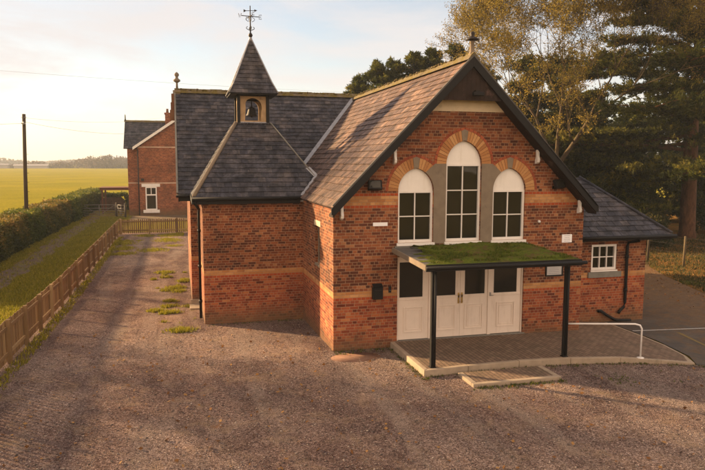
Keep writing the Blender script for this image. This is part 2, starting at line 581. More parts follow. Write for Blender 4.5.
M['leaf_cedar'] = leaf_mat('cedar_needles', [(0, (0.022, 0.028, 0.006)), (0.4, (0.07, 0.078, 0.013)), (0.75, (0.18, 0.16, 0.026)), (1, (0.32, 0.25, 0.045))], 0.45)
M['leaf_con'] = leaf_mat('conifer_needles', [(0, (0.018, 0.026, 0.005)), (0.5, (0.048, 0.06, 0.011)), (0.8, (0.12, 0.12, 0.018)), (1, (0.24, 0.20, 0.03))], 0.4)
M['leaf_gold'] = leaf_mat('autumn_leaves', [(0, (0.12, 0.10, 0.014)), (0.5, (0.26, 0.18, 0.028)), (1, (0.40, 0.28, 0.055))], 0.45)
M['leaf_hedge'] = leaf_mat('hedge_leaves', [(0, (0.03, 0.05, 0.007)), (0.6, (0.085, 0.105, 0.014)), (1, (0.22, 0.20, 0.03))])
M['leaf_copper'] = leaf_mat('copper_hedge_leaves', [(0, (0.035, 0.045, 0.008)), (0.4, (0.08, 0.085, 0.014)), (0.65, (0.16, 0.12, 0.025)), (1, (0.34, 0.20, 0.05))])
M['leaf_far'] = leaf_mat('far_tree_leaves_hazed', [(0, (0.10, 0.075, 0.065)), (1, (0.17, 0.125, 0.105))], 0.2)  # grey-mauve haze tint is mixed into the leaf colour
M['leaf_shrub'] = leaf_mat('undergrowth_leaves', [(0, (0.03, 0.036, 0.012)), (0.6, (0.06, 0.07, 0.02)), (1, (0.15, 0.10, 0.035))])
M['blade'] = leaf_mat('grass_blades', [(0, (0.12, 0.12, 0.008)), (0.6, (0.27, 0.235, 0.015)), (1, (0.40, 0.31, 0.05))], 0.4)
M['litter'] = leaf_mat('fallen_leaves', [(0, (0.12, 0.05, 0.02)), (0.5, (0.26, 0.12, 0.04)), (1, (0.4, 0.22, 0.08))], 0.2)
M['mossblade'] = leaf_mat('moss_tufts', [(0, (0.04, 0.06, 0.006)), (0.5, (0.09, 0.125, 0.010)), (1, (0.19, 0.17, 0.025))], 0.3)

# ------------------------------------------------------------------ ground materials
n = NT('gravel', 1.0, 0.0)
p = n.pos()
v1 = n.voro(p, 42, 'Color'); v1s, _, _ = n.sep(v1)
d1 = n.voro(p, 42)
v2, _, _ = n.sep(n.voro(p, 95, 'Color'))
c = n.ramp(n.ma('ADD', n.ma('MULTIPLY', v1s, 0.55), n.ma('MULTIPLY', v2, 0.45)),
           [(0.12, (0.045, 0.035, 0.032)), (0.38, (0.13, 0.098, 0.085)), (0.62, (0.215, 0.165, 0.14)), (0.82, (0.31, 0.25, 0.215)), (0.97, (0.52, 0.45, 0.40))])
big = n.noise(p, 0.35, 5, 0.6, 0.4)
mid = n.noise(p, 1.6, 6, 0.68, 0.5)
c = n.mix(1.0, c, (1.34, 1.24, 1.22), 'MULTIPLY')
c = n.mix(n.step(big, 0.35, 0.65), n.mix(1.0, c, (0.66, 0.62, 0.64), 'MULTIPLY'), c)
c = n.mix(n.ma('MULTIPLY', n.step(mid, 0.48, 0.72), 0.65), c, n.mix(v2, (0.20, 0.135, 0.09), (0.40, 0.29, 0.205)))
c = n.mix(n.ma('MULTIPLY', n.step(n.noise(p, 1.1, 7, 0.75), 0.56, 0.66), 0.55), c, n.mix(1.0, c, (0.45, 0.42, 0.42), 'MULTIPLY'))
rut = n.step(n.noise(p, 1.0, 4, 0.6, 0.3, sc=(1.1, 0.16, 1)), 0.5, 0.68)
trk = n.noise(p, 1.0, 6, 0.7, 0.8, sc=(0.75, 0.28, 1))
c = n.mix(1.0, c, n.ramp(trk, [(0.36, (0.72, 0.71, 0.73)), (0.5, 1.0), (0.64, (1.24, 1.2, 1.14))]), 'MULTIPLY')
c = n.mix(n.ma('MULTIPLY', rut, 0.45), c, n.mix(v2, (0.16, 0.125, 0.105), (0.45, 0.36, 0.30)))
c = n.mix(n.ma('MULTIPLY', n.step(n.noise(p, 2.3, 8, 0.8, 1.0), 0.60, 0.66), 0.6), c, n.mix(v2, (0.16, 0.07, 0.03), (0.30, 0.15, 0.07)))
# thin moss and grass film
c = n.mix(n.ma('MULTIPLY', n.step(n.noise(p, 0.8, 7, 0.78), 0.62, 0.72), 0.5), c, (0.13, 0.12, 0.03))
n.col(c)
n.bump(n.ma('ADD', n.ma('ADD', d1, n.ma('MULTIPLY', n.voro(p, 95), 0.5)), n.ma('MULTIPLY', mid, 1.6)), 1.0, 0.035)
M['gravel'] = n.m

n = NT('asphalt', 0.85, 0.25)
c = n.ramp(n.noise(p if False else n.pos(), 120, 3, 0.7), [(0.3, (0.038, 0.032, 0.028)), (0.7, (0.088, 0.074, 0.062))])
c = n.mix(n.ma('MULTIPLY', n.step(n.noise(n.pos(), 0.7, 6, 0.7), 0.45, 0.7), 0.7), c, (0.13, 0.105, 0.08))
ax_, ay_, az_ = n.sep(n.pos())
lf = n.ma('ADD', n.ma('MULTIPLY', n.ma('SUBTRACT', n.ma('SUBTRACT', ax_, n.ma('MULTIPLY', ay_, 0.3)), 7.5), 0.06), n.ma('MULTIPLY', n.noise(n.pos(), 1.6, 8, 0.8), 0.85))
c = n.mix(n.step(lf, 0.48, 0.72), c, n.ramp(n.noise(n.pos(), 10, 7, 0.8), [(0.35, (0.06, 0.035, 0.02)), (0.6, (0.17, 0.095, 0.04))]))
n.col(c); n.bump(n.noise(n.pos(), 110, 4, 0.7), 0.5, 0.01)
n.rough(n.ramp(n.noise(n.pos(), 0.9, 4), [(0.35, 0.55), (0.65, 0.9)]))
M['asphalt'] = n.m

n = NT('field_crop', 1.0, 0.0)
p = n.pos()
f1 = n.noise(p, 0.05, 6, 0.65); f2 = n.noise(p, 3.0, 6, 0.75); rowsn = n.noise(p, 1.0, 3, 0.6, sc=(1.6, 0.03, 1))
c = n.ramp(n.ma('ADD', n.ma('MULTIPLY', f2, 0.6), n.ma('MULTIPLY', f1, 0.4)), [(0.35, (0.13, 0.125, 0.010)), (0.5, (0.23, 0.195, 0.014)), (0.65, (0.36, 0.27, 0.022))])
c = n.mix(n.ma('MULTIPLY', rowsn, 0.5), c, (0.17, 0.15, 0.03))
n.col(c); n.bump(f2, 1.0, 0.2)
M['field'] = n.m

n = NT('rough_grass_ground', 1.0, 0.0)
p = n.pos()
c = n.ramp(n.noise(p, 5, 7, 0.75), [(0.32, (0.07, 0.06, 0.012)), (0.5, (0.17, 0.145, 0.015)), (0.66, (0.27, 0.23, 0.025))])
c = n.mix(n.ma('MULTIPLY', n.step(n.noise(p, 0.9, 6, 0.75), 0.47, 0.62), 0.8), c, (0.14, 0.085, 0.035))
n.col(c); n.bump(n.noise(p, 14, 6, 0.8), 1.0, 0.08)
M['grass'] = n.m

n = NT('leafy_earth', 1.0, 0.0)
p = n.pos()
c = n.ramp(n.noise(p, 9, 8, 0.8), [(0.32, (0.06, 0.035, 0.015)), (0.48, (0.19, 0.10, 0.03)), (0.6, (0.30, 0.16, 0.05)), (0.72, (0.12, 0.11, 0.025))])
c = n.mix(n.step(n.noise(p, 0.5, 4, 0.6), 0.5, 0.68), c, n.ramp(n.noise(p, 12, 6, 0.8), [(0.35, (0.05, 0.055, 0.012)), (0.65, (0.13, 0.12, 0.03))]))
n.col(c); n.bump(n.noise(p, 16, 6, 0.8), 1.0, 0.08)
M['litter_ground'] = n.m

n = NT('muddy_track', 0.9, 0.2)
p = n.pos()
c = n.ramp(n.noise(p, 4, 7, 0.75), [(0.3, (0.055, 0.035, 0.022)), (0.55, (0.13, 0.085, 0.055)), (0.7, (0.19, 0.14, 0.10))])
c = n.mix(n.step(n.noise(p, 2.2, 7, 0.8), 0.54, 0.62), c, (0.14, 0.13, 0.025))
n.col(c); n.bump(n.noise(p, 9, 6, 0.75), 1.0, 0.08)
M['track'] = n.m

n = NT('block_paving', 0.88, 0.2)
x, y, z = n.sep(n.pos())
a = n.ma('DIVIDE', x, 0.1); rw = n.ma('FLOOR', a); fa = n.ma('SUBTRACT', a, rw)
b = n.ma('ADD', n.ma('DIVIDE', y, 0.2), n.ma('MULTIPLY', n.ma('FLOORED_MODULO', rw, 2.0), 0.5)); cb = n.ma('FLOOR', b); fb = n.ma('SUBTRACT', b, cb)
e = n.ma('MINIMUM', n.ma('MULTIPLY', n.ma('MINIMUM', fa, n.ma('SUBTRACT', 1.0, fa)), 0.1), n.ma('MULTIPLY', n.ma('MINIMUM', fb, n.ma('SUBTRACT', 1.0, fb)), 0.2))
fc = n.step(e, 0.003, 0.009)
c = n.ramp(n.white(n.comb(rw, cb, 0.0)), [(0, (0.15, 0.10, 0.07)), (0.5, (0.18, 0.12, 0.083)), (1, (0.22, 0.15, 0.105))])
c = n.mix(fc, (0.035, 0.028, 0.02), c)
c = n.mix(n.ma('MULTIPLY', n.step(n.noise(n.pos(), 1.4, 6, 0.7), 0.45, 0.7), 0.5), c, (0.085, 0.07, 0.045))
n.col(c); n.bump(n.ma('ADD', fc, n.noise(n.pos(), 70, 3)), 0.7, 0.006)
M['paving'] = n.m

n = NT('moss', 0.95, 0.1)
p = n.pos()
c = n.ramp(n.noise(p, 11, 7, 0.75), [(0.3, (0.035, 0.045, 0.006)), (0.5, (0.08, 0.105, 0.010)), (0.7, (0.17, 0.165, 0.02))])
c = n.mix(n.step(n.noise(p, 3.2, 6, 0.75), 0.50, 0.60), c, (0.10, 0.07, 0.025))
n.col(c); n.bump(n.noise(p, 40, 5, 0.75), 1.0, 0.02)
M['moss'] = n.m
M['felt'] = plain('grey_roof_felt', (0.10, 0.095, 0.09), 0.85, 0.3, 8, 0.2, bump=0.5)
M['linew'] = plain('worn_white_line', (0.42, 0.40, 0.37), 0.8, 0.3, 20, 0.2, dirt=(0.14, 0.13, 0.11))
M['liney'] = plain('worn_yellow_line', (0.20, 0.14, 0.05), 0.8, 0.35, 20, 0.2, dirt=(0.11, 0.09, 0.06))
M['ironcover'] = plain('rusty_cover', (0.20, 0.11, 0.075), 0.9, 0.3, 7, 0.2, bump=0.5, dirt=(0.18, 0.11, 0.07))


# ------------------------------------------------------------------ ground sheets
def gz(x, y):
    if y <= 0: return 0.0
    if y >= 8: return -0.24
    return -0.03 * y


def sheet(name, outline, mat, off, kind='structure', dy=None):
    """flat sheet over a convex or y-monotone outline, cut at y=0 and y=8 so it follows the ground"""
    bm = bmesh.new()
    vs = [bm.verts.new((x, y, 0)) for x, y in outline]
    bm.faces.new(vs)
    for yy in (0, 8):
        bmesh.ops.bisect_plane(bm, geom=bm.verts[:] + bm.edges[:] + bm.faces[:], plane_co=(0, yy, 0), plane_no=(0, 1, 0))
    for v in bm.verts: v.co.z = gz(v.co.x, v.co.y) + off
    bmesh.ops.triangulate(bm, faces=bm.faces[:])
    bmesh.ops.recalc_face_normals(bm, faces=bm.faces)
    me = bpy.data.meshes.new(name); bm.to_mesh(me); bm.free()
    if me.polygons[0].normal.z < 0: me.flip_normals()
    o = link_mesh(name, me, mat)
    return tag(o, kind=kind)


def wobble(pts, amp, seg=0.6):
    out = []
    for i, (a, b) in enumerate(zip(pts, pts[1:] + pts[:1])):
        L = math.hypot(b[0] - a[0], b[1] - a[1]); k = max(1, min(60, int(L / seg)))
        for j in range(k):
            t = j / k
            jj = 0 if j == 0 else amp
            out.append((a[0] + (b[0] - a[0]) * t + random.uniform(-jj, jj), a[1] + (b[1] - a[1]) * t + random.uniform(-jj, jj)))
    return out


sheet('ground', [(-3000, -600), (3000, -600), (3000, 4500), (-3000, 4500)], M['grass'], -0.016)
sheet('field', [(-2500, 2), (-13.0, 2), (-13.0, 64), (-2500, 64)], M['field'], -0.012)
sheet('field', [(-2500, 64.0), (400, 64.0), (400, 482), (-2500, 482)], M['field'], -0.008)
sheet('yard', wobble([(-7.75, -20), (12, -20), (12, -3.25), (7.9, -3.2), (7.9, 33), (-7.75, 33)], 0.0), M['gravel'], 0.0)
sheet('grass_verge', [(-13.0, -20), (-7.75, -20), (-7.75, 62), (-13.0, 62)], M['grass'], -0.004)
tk = [(-10.95 + 0.15 * math.sin(y * 0.35), y) for y in np.arange(-18, 47, 1.0)]
sheet('track', [(x - 0.62 + random.uniform(-.12, .12), y) for x, y in tk] + [(x + 0.62 + random.uniform(-.12, .12), y) for x, y in tk[::-1]], M['track'], 0.0)
sheet('road', [(8.02, -3.28), (60, -6), (60, 3.0), (15.3, 4.4), (18.1, 10.8), (20.7, 14), (20, 34), (7.9, 34), (7.9, 1.2), (8.62, 1.2), (8.62, -1.2), (8.4, -2.6)], M['asphalt'], 0.008)
sheet('ground', wobble([(15.3, 4.4), (60, 3.0), (90, 60), (20, 60), (20.7, 14), (18.1, 10.8)], 0.12), M['litter_ground'], 0.014)
# house yard strip beyond the back fence
sheet('path', [(-12.0, 42.0), (4, 42.0), (4, 47.9), (-12.0, 47.9)], M['track'], 0.004)


def strip(name, a, b, w, mat, off):
    a = Vector(a); b = Vector(b); d = (b - a).normalized(); s_ = Vector((-d.y, d.x)) * w / 2
    return sheet(name, [tuple(a - s_), tuple(b - s_), tuple(b + s_), tuple(a + s_)], mat, off)


strip('road_marking', (8.66, -0.16), (11.6, -0.5), 0.07, M['linew'], 0.012)
strip('road_marking', (9.78, -0.62), (9.3, -2.9), 0.09, M['liney'], 0.012)

# paving slab in front of the doors (raised) with a kerb all round
FRONT = [(1.5, -2.45), (2.6, -2.36), (3.9, -2.33), (5.2, -2.42), (6.4, -2.64), (7.3, -2.93), (8.0, -3.22)]
RIGHT = [(8.28, -2.6), (8.5, -1.6), (8.56, -0.7), (8.56, 0.9)]


def ptop(x, y):
    return 0.15 if x < 6.2 else max(0.02, 0.15 - 0.055 * (x - 6.2))


K = 0.12
mb = MB()
inner = [(1.5 + K, -2.45 + K)] + [(x, y + K) for x, y in FRONT[1:-1]] + [(7.95, -3.05)] + [(x - 0.07, y) for x, y in RIGHT] + [(7.06, 1.08), (7.06, -0.02), (1.5 + K, -0.02)]
bm = bmesh.new()
bm.faces.new([bm.verts.new((x, y, ptop(x, y) - 0.004)) for x, y in inner])
bmesh.ops.triangulate(bm, faces=bm.faces[:])
bmesh.ops.recalc_face_normals(bm, faces=bm.faces)
me = bpy.data.meshes.new('paving'); bm.to_mesh(me); bm.free()
if me.polygons[0].normal.z < 0: me.flip_normals()
tag(link_mesh('paving', me, M['paving']), kind='structure')
mb = MB()


def kerb(mb, pts, inn):
    cs = list(zip(pts, inn))
    for k_, ((a, ai), (b, bi)) in enumerate(zip(cs, cs[1:])):
        L = math.hypot(b[0] - a[0], b[1] - a[1]); m = max(1, round(L / 0.9))
        for j in range(m):
            t0 = j / m + 0.003; t1 = (j + 1) / m - 0.003
            q = []
            for (o_, i_) in ((t0, 0), (t1, 0), (t1, 1), (t0, 1)):
                A, B = ((a, b) if i_ == 0 else (ai, bi))
                xx = A[0] + (B[0] - A[0]) * o_; yy = A[1] + (B[1] - A[1]) * o_
                q.append((xx, yy))
            jz = random.uniform(-.004, .004)
            vs = [(x, y, -0.05) for x, y in q] + [(x, y, ptop(x, y) + jz) for x, y in q]
            mb.add(vs, [(0, 1, 2, 3), (7, 6, 5, 4), (0, 4, 5, 1), (1, 5, 6, 2), (2, 6, 7, 3), (3, 7, 4, 0)])


kerb(mb, [(1.5, -0.004), (1.5, -1.25), (1.5, -2.45)], [(1.5 + K, -0.004), (1.5 + K, -1.25), (1.5 + K, -2.45 + K)])
kerb(mb, FRONT, [(1.5 + K, -2.45 + K)] + [(x, y + K) for x, y in FRONT[1:-1]] + [(7.95, -3.05)])
kerb(mb, [FRONT[-1]] + RIGHT, [(7.93, -3.05)] + [(x - 0.07, y) for x, y in RIGHT])
tag(mb.build('kerb', M['concrete'], None, 0.012), kind='structure')

t = thing('paved_step', (3.3, -3.0, 0), 'low rectangular paved step edged in pale concrete in front of the raised paving', 'step')
mb = MB(); mb.box(2.26, -3.36, -0.04, 4.36, -3.24, 0.075); mb.box(2.26, -3.237, -0.04, 2.38, -2.55, 0.075); mb.box(4.24, -3.237, -0.04, 4.36, -2.55, 0.075)
mb.build('edging', M['concrete'], t, 0.01)
mb = MB(); mb.box(2.383, -3.237, -0.04, 4.237, -2.55, 0.068); mb.build('paving_surface', M['paving'], t)

mb = MB()
mb.lathe((0.72, -0.62, 0), [(0.50, -0.03), (0.50, 0.006), (0.0, 0.012)], 24)
o = mb.build('drain_cover', M['ironcover'])
for v in o.data.vertices: v.co.x = 0.72 + (v.co.x - 0.72) * 1.25 - 0.3; v.co.y = -0.62 + (v.co.y + 0.62) * 0.75
tag(o, 'low rusty red concrete patch over a drain by the corner of the hall', 'drain cover')

# ------------------------------------------------------------------ the village hall
hall = thing('village_hall', (3.5, 0, 0), 'red brick Victorian village hall with slate roofs, arched windows and a small bell turret', 'hall')
K1 = (7.33 - 3.65) / 3.58


def arch_pts(cx, hw, zs, ext=0.0, n=10, rise=None):
    """two-centred pointed arch from left springing over the apex to right springing; ext widens it concentrically"""
    r_ = 0.601 * hw / 0.485
    c0 = r_ - hw
    R_ = r_ + ext
    zap = math.sqrt(max(0, R_ * R_ - c0 * c0))
    a1 = math.atan2(zap, -c0)                     # apex angle about right-hand centre
    L = []
    for i in range(n + 1):
        a = math.pi + (a1 - math.pi) * i / n
        L.append((cx + c0 + R_ * math.cos(a), zs + R_ * math.sin(a)))
    Rr = [(2 * cx - x, z) for x, z in L[:-1]][::-1]
    return L + Rr


WIN = [(2.155, 0.475, 2.70, 4.02), (3.46, 0.49, 2.70, 4.70), (4.765, 0.475, 2.70, 4.02)]
holes = []
for cx, hw, z0, zs in WIN:
    holes.append([(cx - hw, z0)] + arch_pts(cx, hw, zs) + [(cx + hw, z0)])
DX0, DX1, DZ1 = 1.68, 5.27, 2.34
outline = [(0, -0.3), (DX0, -0.3), (DX0, DZ1), (DX1, DZ1), (DX1, -0.3), (7.03, -0.3), (7.03, 3.55), (3.48, 7.18), (0, 3.6)]
front = holes_mesh('front_wall', outline, holes, 0.0, 0.26, M['brick'], hall)
# wing side walls, tower walls, main hall walls
slot = [(1.62, 1.95), (2.18, 1.95), (2.18, 3.0), (1.62, 3.0)]
holes_mesh('side_wall', [(0.262, -0.4), (4.6, -0.4), (4.6, 3.6), (0.262, 3.6)], [slot], 0.0, 0.24, M['brick'], hall, 'x')
mb = MB(); mb.box(6.79, 0.262, -0.4, 7.03, 7.5, 3.55); mb.build('east_wall', M['brick'], hall)
mb = MB(); mb.box(-3.0, 4.15, -0.5, -0.002, 4.4, 3.64); mb.box(-3.0, 4.402, -0.5, -2.75, 7.38, 3.64); mb.build('porch_wall', M['brick'], hall)
mb = MB()
mb.prism([(-3.3, 7.4, -0.6), (-3.3, 15.0, -0.6), (-3.3, 15.0, 3.6), (-3.3, 11.2, 7.1), (-3.3, 7.4, 3.6)], (0.25, 0, 0))
mb.box(-3.05, 7.4, -0.6, 10.0, 7.65, 3.6); mb.box(-3.05, 14.75, -0.6, 10.0, 15.0, 3.6)
mb.prism([(9.75, 7.65, -0.6), (9.75, 14.75, -0.6), (9.75, 14.75, 3.6), (9.75, 11.2, 7.1), (9.75, 7.65, 3.6)], (0.25, 0, 0))
mb.build('hall_wall', M['brick'], hall)
mb = MB(); mb.box(-3.36, 7.30, -0.6, -3.0, 7.398, 0.0); mb.box(-3.4, 6.6, -0.4, -3.003, 7.298, -0.15)
mb.build('plinth', M['concrete'], hall, 0.01)
# side window of the wing (slot)
mb = MB(); mb.box(0.10, 1.62, 1.95, 0.13, 2.18, 3.0); wn_ = mb.build('window', M['glass'], hall)
mb = MB(); mb.box(0.07, 1.622, 1.952, 0.12, 1.68, 2.998); mb.box(0.07, 2.12, 1.952, 0.12, 2.178, 2.998); mb.box(0.07, 1.68, 1.952, 0.12, 2.12, 2.01); mb.box(0.07, 1.68, 2.94, 0.12, 2.12, 2.998); mb.box(0.08, 1.68, 2.45, 0.115, 2.12, 2.48)
mb.build('frame', M['stone'], wn_)
mb = MB(); mb.box(-0.012, 1.5, 3.001, 0.1, 2.3, 3.15); mb.build('lintel', M['cream'], wn_, 0.008)
mb = MB(); mb.box(-0.02, 1.58, 1.88, 0.1, 2.22, 1.949); mb.build('sill', M['stone'], wn_, 0.006)


# arches: a ring of buff wedges with a thin red course outside and a stone key
def arch_ring(cx, hw, zs, t0, t1, nv, y0, y1, mbx, key=None, jit=True):
    a = arch_pts(cx, hw, zs, t0, nv); b = arch_pts(cx, hw, zs, t1, nv)
    for i in range(len(a) - 1):
        mid_ = len(a) // 2
        if key is not None and i in (mid_ - 1, mid_): continue
        g = 0.06
        def lp(p, q, t): return (p[0] + (q[0] - p[0]) * t, p[1] + (q[1] - p[1]) * t)
        q = [lp(a[i], a[i + 1], g), lp(a[i], a[i + 1], 1 - g), lp(b[i], b[i + 1], 1 - g), lp(b[i], b[i + 1], g)]
        yy = y0 + (random.uniform(-.003, .003) if jit else 0)
        mbx.prism([(x, yy, z) for x, z in q], (0, y1 - yy, 0))
    if key is not None:
        m_ = len(a) // 2
        key.prism([(x, y0 - 0.006, z) for x, z in (a[m_ - 1], a[m_], a[m_ + 1], (b[m_ + 1][0], b[m_ + 1][1] + .0), (b[m_][0], b[m_][1] + 0.02), b[m_ - 1])], (0, y1 - y0 + 0.006, 0))


for k_, (cx, hw, z0, zs) in enumerate(WIN):
    mbx = MB(); mk = MB(); mrd = MB()
    py = -0.012 if k_ == 1 else -0.008
    arch_ring(cx, hw, zs, 0.004, 0.265, 13, py, 0.05, mbx, mk)
    arch_ring(cx, hw, zs, 0.270, 0.335, 11, py - 0.004 + 0.002, 0.05, mrd)
    ar = mbx.build('window_arch', M['buff'], hall)
    mk.build('keystone', M['stone'], ar, 0.004)
    mrd.build('red_brick_course', M['redarch'], ar)
# stone piers between the windows
for sgn in (-1, 1):
    a0 = arch_pts(2.155, 0.475, 4.02, 0.003, 12)
    rs = [p for p in a0[13:] if p[1] < 4.5][::-1]       # springing upwards on the right side
    ol = [(2.633, 2.66)] + rs + [(2.66, 4.71), (2.967, 4.71), (2.967, 2.66)]
    if sgn > 0: ol = [(6.92 - x, z) for x, z in ol]
    mb = MB(); mb.prism([(x, -0.019, z) for x, z in ol], (0, 0.12, 0)); mb.build('stone_pier', M['stone'], hall, 0.004)
# the windows
for k_, (cx, hw, z0, zs) in enumerate(WIN):
    rows = 3 if k_ == 1 else 2
    mb = MB(); mb.box(cx - hw + 0.03, 0.115, z0 + 0.03, cx + hw - 0.03, 0.125, zs - 0.02)
    w_ = mb.build('window', M['glass'], hall)
    mb = MB(); ft = 0.055; y0, y1 = 0.055, 0.135
    mb.box(cx - hw, y0, z0, cx - hw + ft, y1, zs); mb.box(cx + hw - ft, y0, z0, cx + hw, y1, zs)
    mb.box(cx - hw + ft, y0, zs - 0.05, cx + hw - ft, y1, zs); mb.box(cx - hw + ft, y0, z0, cx + hw - ft, y1, z0 + 0.07)
    mb.box(cx - 0.0125, y0 + .02, z0 + 0.07, cx + 0.0125, y1 - .005, zs - 0.05)
    for r_ in range(1, rows):
        zz = z0 + 0.07 + (zs - z0 - 0.12) * r_ / rows
        for xa, xb in ((cx - hw + ft, cx - 0.0125), (cx + 0.0125, cx + hw - ft)): mb.box(xa, y0 + .024, zz - 0.0125, xb, y1 - .007, zz + 0.0125)
    mb.build('frame', M['white'], w_)
    ap = arch_pts(cx, hw, zs)
    mb = MB(); mb.prism([(x, 0.07, z + 0.001) for x, z in ap], (0, 0.05, 0)); mb.build('arch_panel', M['tymp'], w_)
    mb = MB(); mb.box(cx - hw - 0.035, -0.055, z0 - 0.075, cx + hw + 0.035, 0.10, z0 - 0.002); mb.build('sill', M['white'], w_, 0.006)
mb = MB(); mb.box(1.6, -0.03, 2.56, 5.35, 0.004, 2.622); mb.build('sill_course', M['sill'], hall, 0.004)

# entrance: four leaves in a frame
ent_frame = MB()
for xa, xb in ((1.68, 1.725), (2.56, 2.655), (4.245, 4.335), (5.225, 5.27)): ent_frame.box(xa, 0.04, 0.15, xb, 0.14, DZ1)
for xa, xb in ((1.725, 2.56), (2.655, 4.245), (4.335, 5.225)): ent_frame.box(xa, 0.04, 2.27, xb, 0.14, DZ1)
ent_frame.build('door_frame', M['door'], hall, 0.004)
mb = MB(); mb.box(1.62, -0.02, -0.1, 5.33, 0.3, 0.148); mb.build('threshold', M['sill'], hall, 0.006)
LEAF = [(1.73, 2.555, 1.76, 2.40), (2.66, 3.448, 2.76, 3.32), (3.453, 4.24, 3.58, 4.16), (4.34, 5.22, 4.42, 5.10)]
for i, (xa, xb, ga, gb) in enumerate(LEAF):
    y0 = 0.065; y1 = 0.11
    mb = MB()
    mb.box(xa, y0, 0.16, ga, y1, 2.265); mb.box(gb, y0, 0.16, xb, y1, 2.265)
    mb.box(ga, y0, 2.19, gb, y1, 2.265); mb.box(ga, y0, 0.16, gb, y1, 1.27)
    d_ = mb.build('door', M['door'], hall)
    mb = MB(); mb.box(ga, 0.085, 1.27, gb, 0.092, 2.19); mb.build('pane', M['glass'], d_)
    mb = MB()
    px0, px1 = (xa + xb) / 2 - 0.27, (xa + xb) / 2 + 0.27
    for (e_, w2, yy) in ((0.0, 0.035, 0.045), (0.075, 0.02, 0.055)):
        x0, x1, za, zb = px0 + e_, px1 - e_, 0.34 + e_, 1.02 - e_
        mb.box(x0, yy, za, x0 + w2, y0 - .001, zb); mb.box(x1 - w2, yy, za, x1, y0 - .001, zb)
        mb.box(x0 + w2, yy, za, x1 - w2, y0 - .001, za + w2); mb.box(x0 + w2, yy, zb - w2, x1 - w2, y0 - .001, zb)
    mb.box(xa + 0.01, 0.05, 1.20, xb - 0.01, y0 - .001, 1.255)
    mb.build('moulding', M['door'], d_, 0.006)
    if i in (1, 2):
        hx = 3.405 if i == 1 else 3.497
        mb = MB(); mb.box(hx - 0.022, 0.05, 1.04, hx + 0.022, 0.0645, 1.33)
        mb.tube([(hx, 0.055, 1.08), (hx, 0.01, 1.08), (hx, 0.01, 1.28), (hx, 0.055, 1.28)], 0.011, 8)
        mb.build('handle', M['brass'], d_)
    if i == 3:
        mb = MB(); mb.box(4.29, 0.02, 1.2, 4.325, 0.039, 1.3); mb.tube([(4.307, 0.03, 1.22), (4.307, -0.01, 1.22), (4.38, -0.01, 1.22)], 0.009, 8)
        mb.build('handle', M['galv'], d_)
mb = MB(); mb.box(1.3, 2.6, -0.2, 5.6, 2.7, 3.3); mb.build('inner_wall', M['cream'], hall)

# gable head: cream board, dark boarded triangle
mb = MB(); mb.prism([(2.27, -0.022, 6.03), (4.69, -0.022, 6.03), (4.42, -0.022, 6.33), (2.54, -0.022, 6.33)], (0, 0.018, 0)); mb.build('cream_band', M['cream'], hall, 0.004)
mb = MB()
x = 2.36
while x < 4.6:
    x1 = min(x + 0.118, 4.6)
    def zt(q): return 7.33 - K1 * abs(q - 3.48) - 0.05
    if zt(x) > 6.3 or zt(x1) > 6.3:
        zz0 = 6.28 + random.uniform(-.004, .004)
        a_, b_ = max(zt(x), zz0 + .01), max(zt(x1), zz0 + .01)
        pts = [(x, -0.36, zz0), (x1, -0.36, zz0), (x1, -0.36, b_)] + ([(3.48, -0.36, zt(3.48))] if x < 3.48 < x1 else []) + [(x, -0.36, a_)]
        mb.prism(pts, (0, 0.03, 0))
    x += 0.121
mb.build('gable_boarding', M['timber_dark'], hall)
# bargeboards
for sg, xe, ze in ((-1, -0.14, 3.60), (1, 7.2, 3.56)):
    kx = (7.33 - ze) / abs(3.48 - xe)
    mb = MB()
    mb.prism([(3.48, -0.425, 7.36), (xe, -0.425, ze + 0.03), (xe, -0.425, ze - 0.12), (xe - sg * 0.10, -0.425, ze - 0.11), (3.48, -0.425, 7.10)], (0, 0.045, 0))
    mb.build('bargeboard', M['black'], hall, 0.004)
    mb = MB()
    mb.prism([(3.48, -0.378, 7.20), (xe + -sg * 0.04, -0.378, ze - 0.12), (xe - sg * 0.04, -0.378, ze - 0.19), (3.48, -0.378, 7.12)], (0, 0.39, 0))
    mb.build('soffit', M['timber_dark'], hall)
# carved white brackets
for (bx, zt_) in ((0.2, 3.88), (1.56, 5.24), (5.52, 5.26), (6.84, 3.92)):
    prof = [(-0.02, 0), (-0.40, 0), (-0.43, -0.05), (-0.41, -0.10), (-0.33, -0.125), (-0.24, -0.12), (-0.175, -0.16), (-0.14, -0.25), (-0.15, -0.36), (-0.19, -0.44), (-0.17, -0.51), (-0.08, -0.55), (-0.002, -0.55), (-0.002, -0.45), (-0.05, -0.36), (-0.04, -0.22), (-0.07, -0.12), (-0.02, -0.09)]
    mb = MB(); mb.prism([(bx - 0.035, y * 0.85, zt_ + z) for y, z in prof], (0.07, 0, 0)); mb.build('bracket', M['white'], hall, 0.008)


# ------------------------------------------------------------------ slates
def clip_poly(poly, a, b):
    """keep the part of 2D poly to the left of a->b"""
    out = []
    def side(p): return (b[0] - a[0]) * (p[1] - a[1]) - (b[1] - a[1]) * (p[0] - a[0])
    for i in range(len(poly)):
        p, q = poly[i], poly[(i + 1) % len(poly)]
        sp, sq = side(p), side(q)
        if sp >= 0: out.append(p)
        if (sp >= 0) != (sq >= 0):
            t = sp / (sp - sq); out.append((p[0] + (q[0] - p[0]) * t, p[1] + (q[1] - p[1]) * t))
    return out


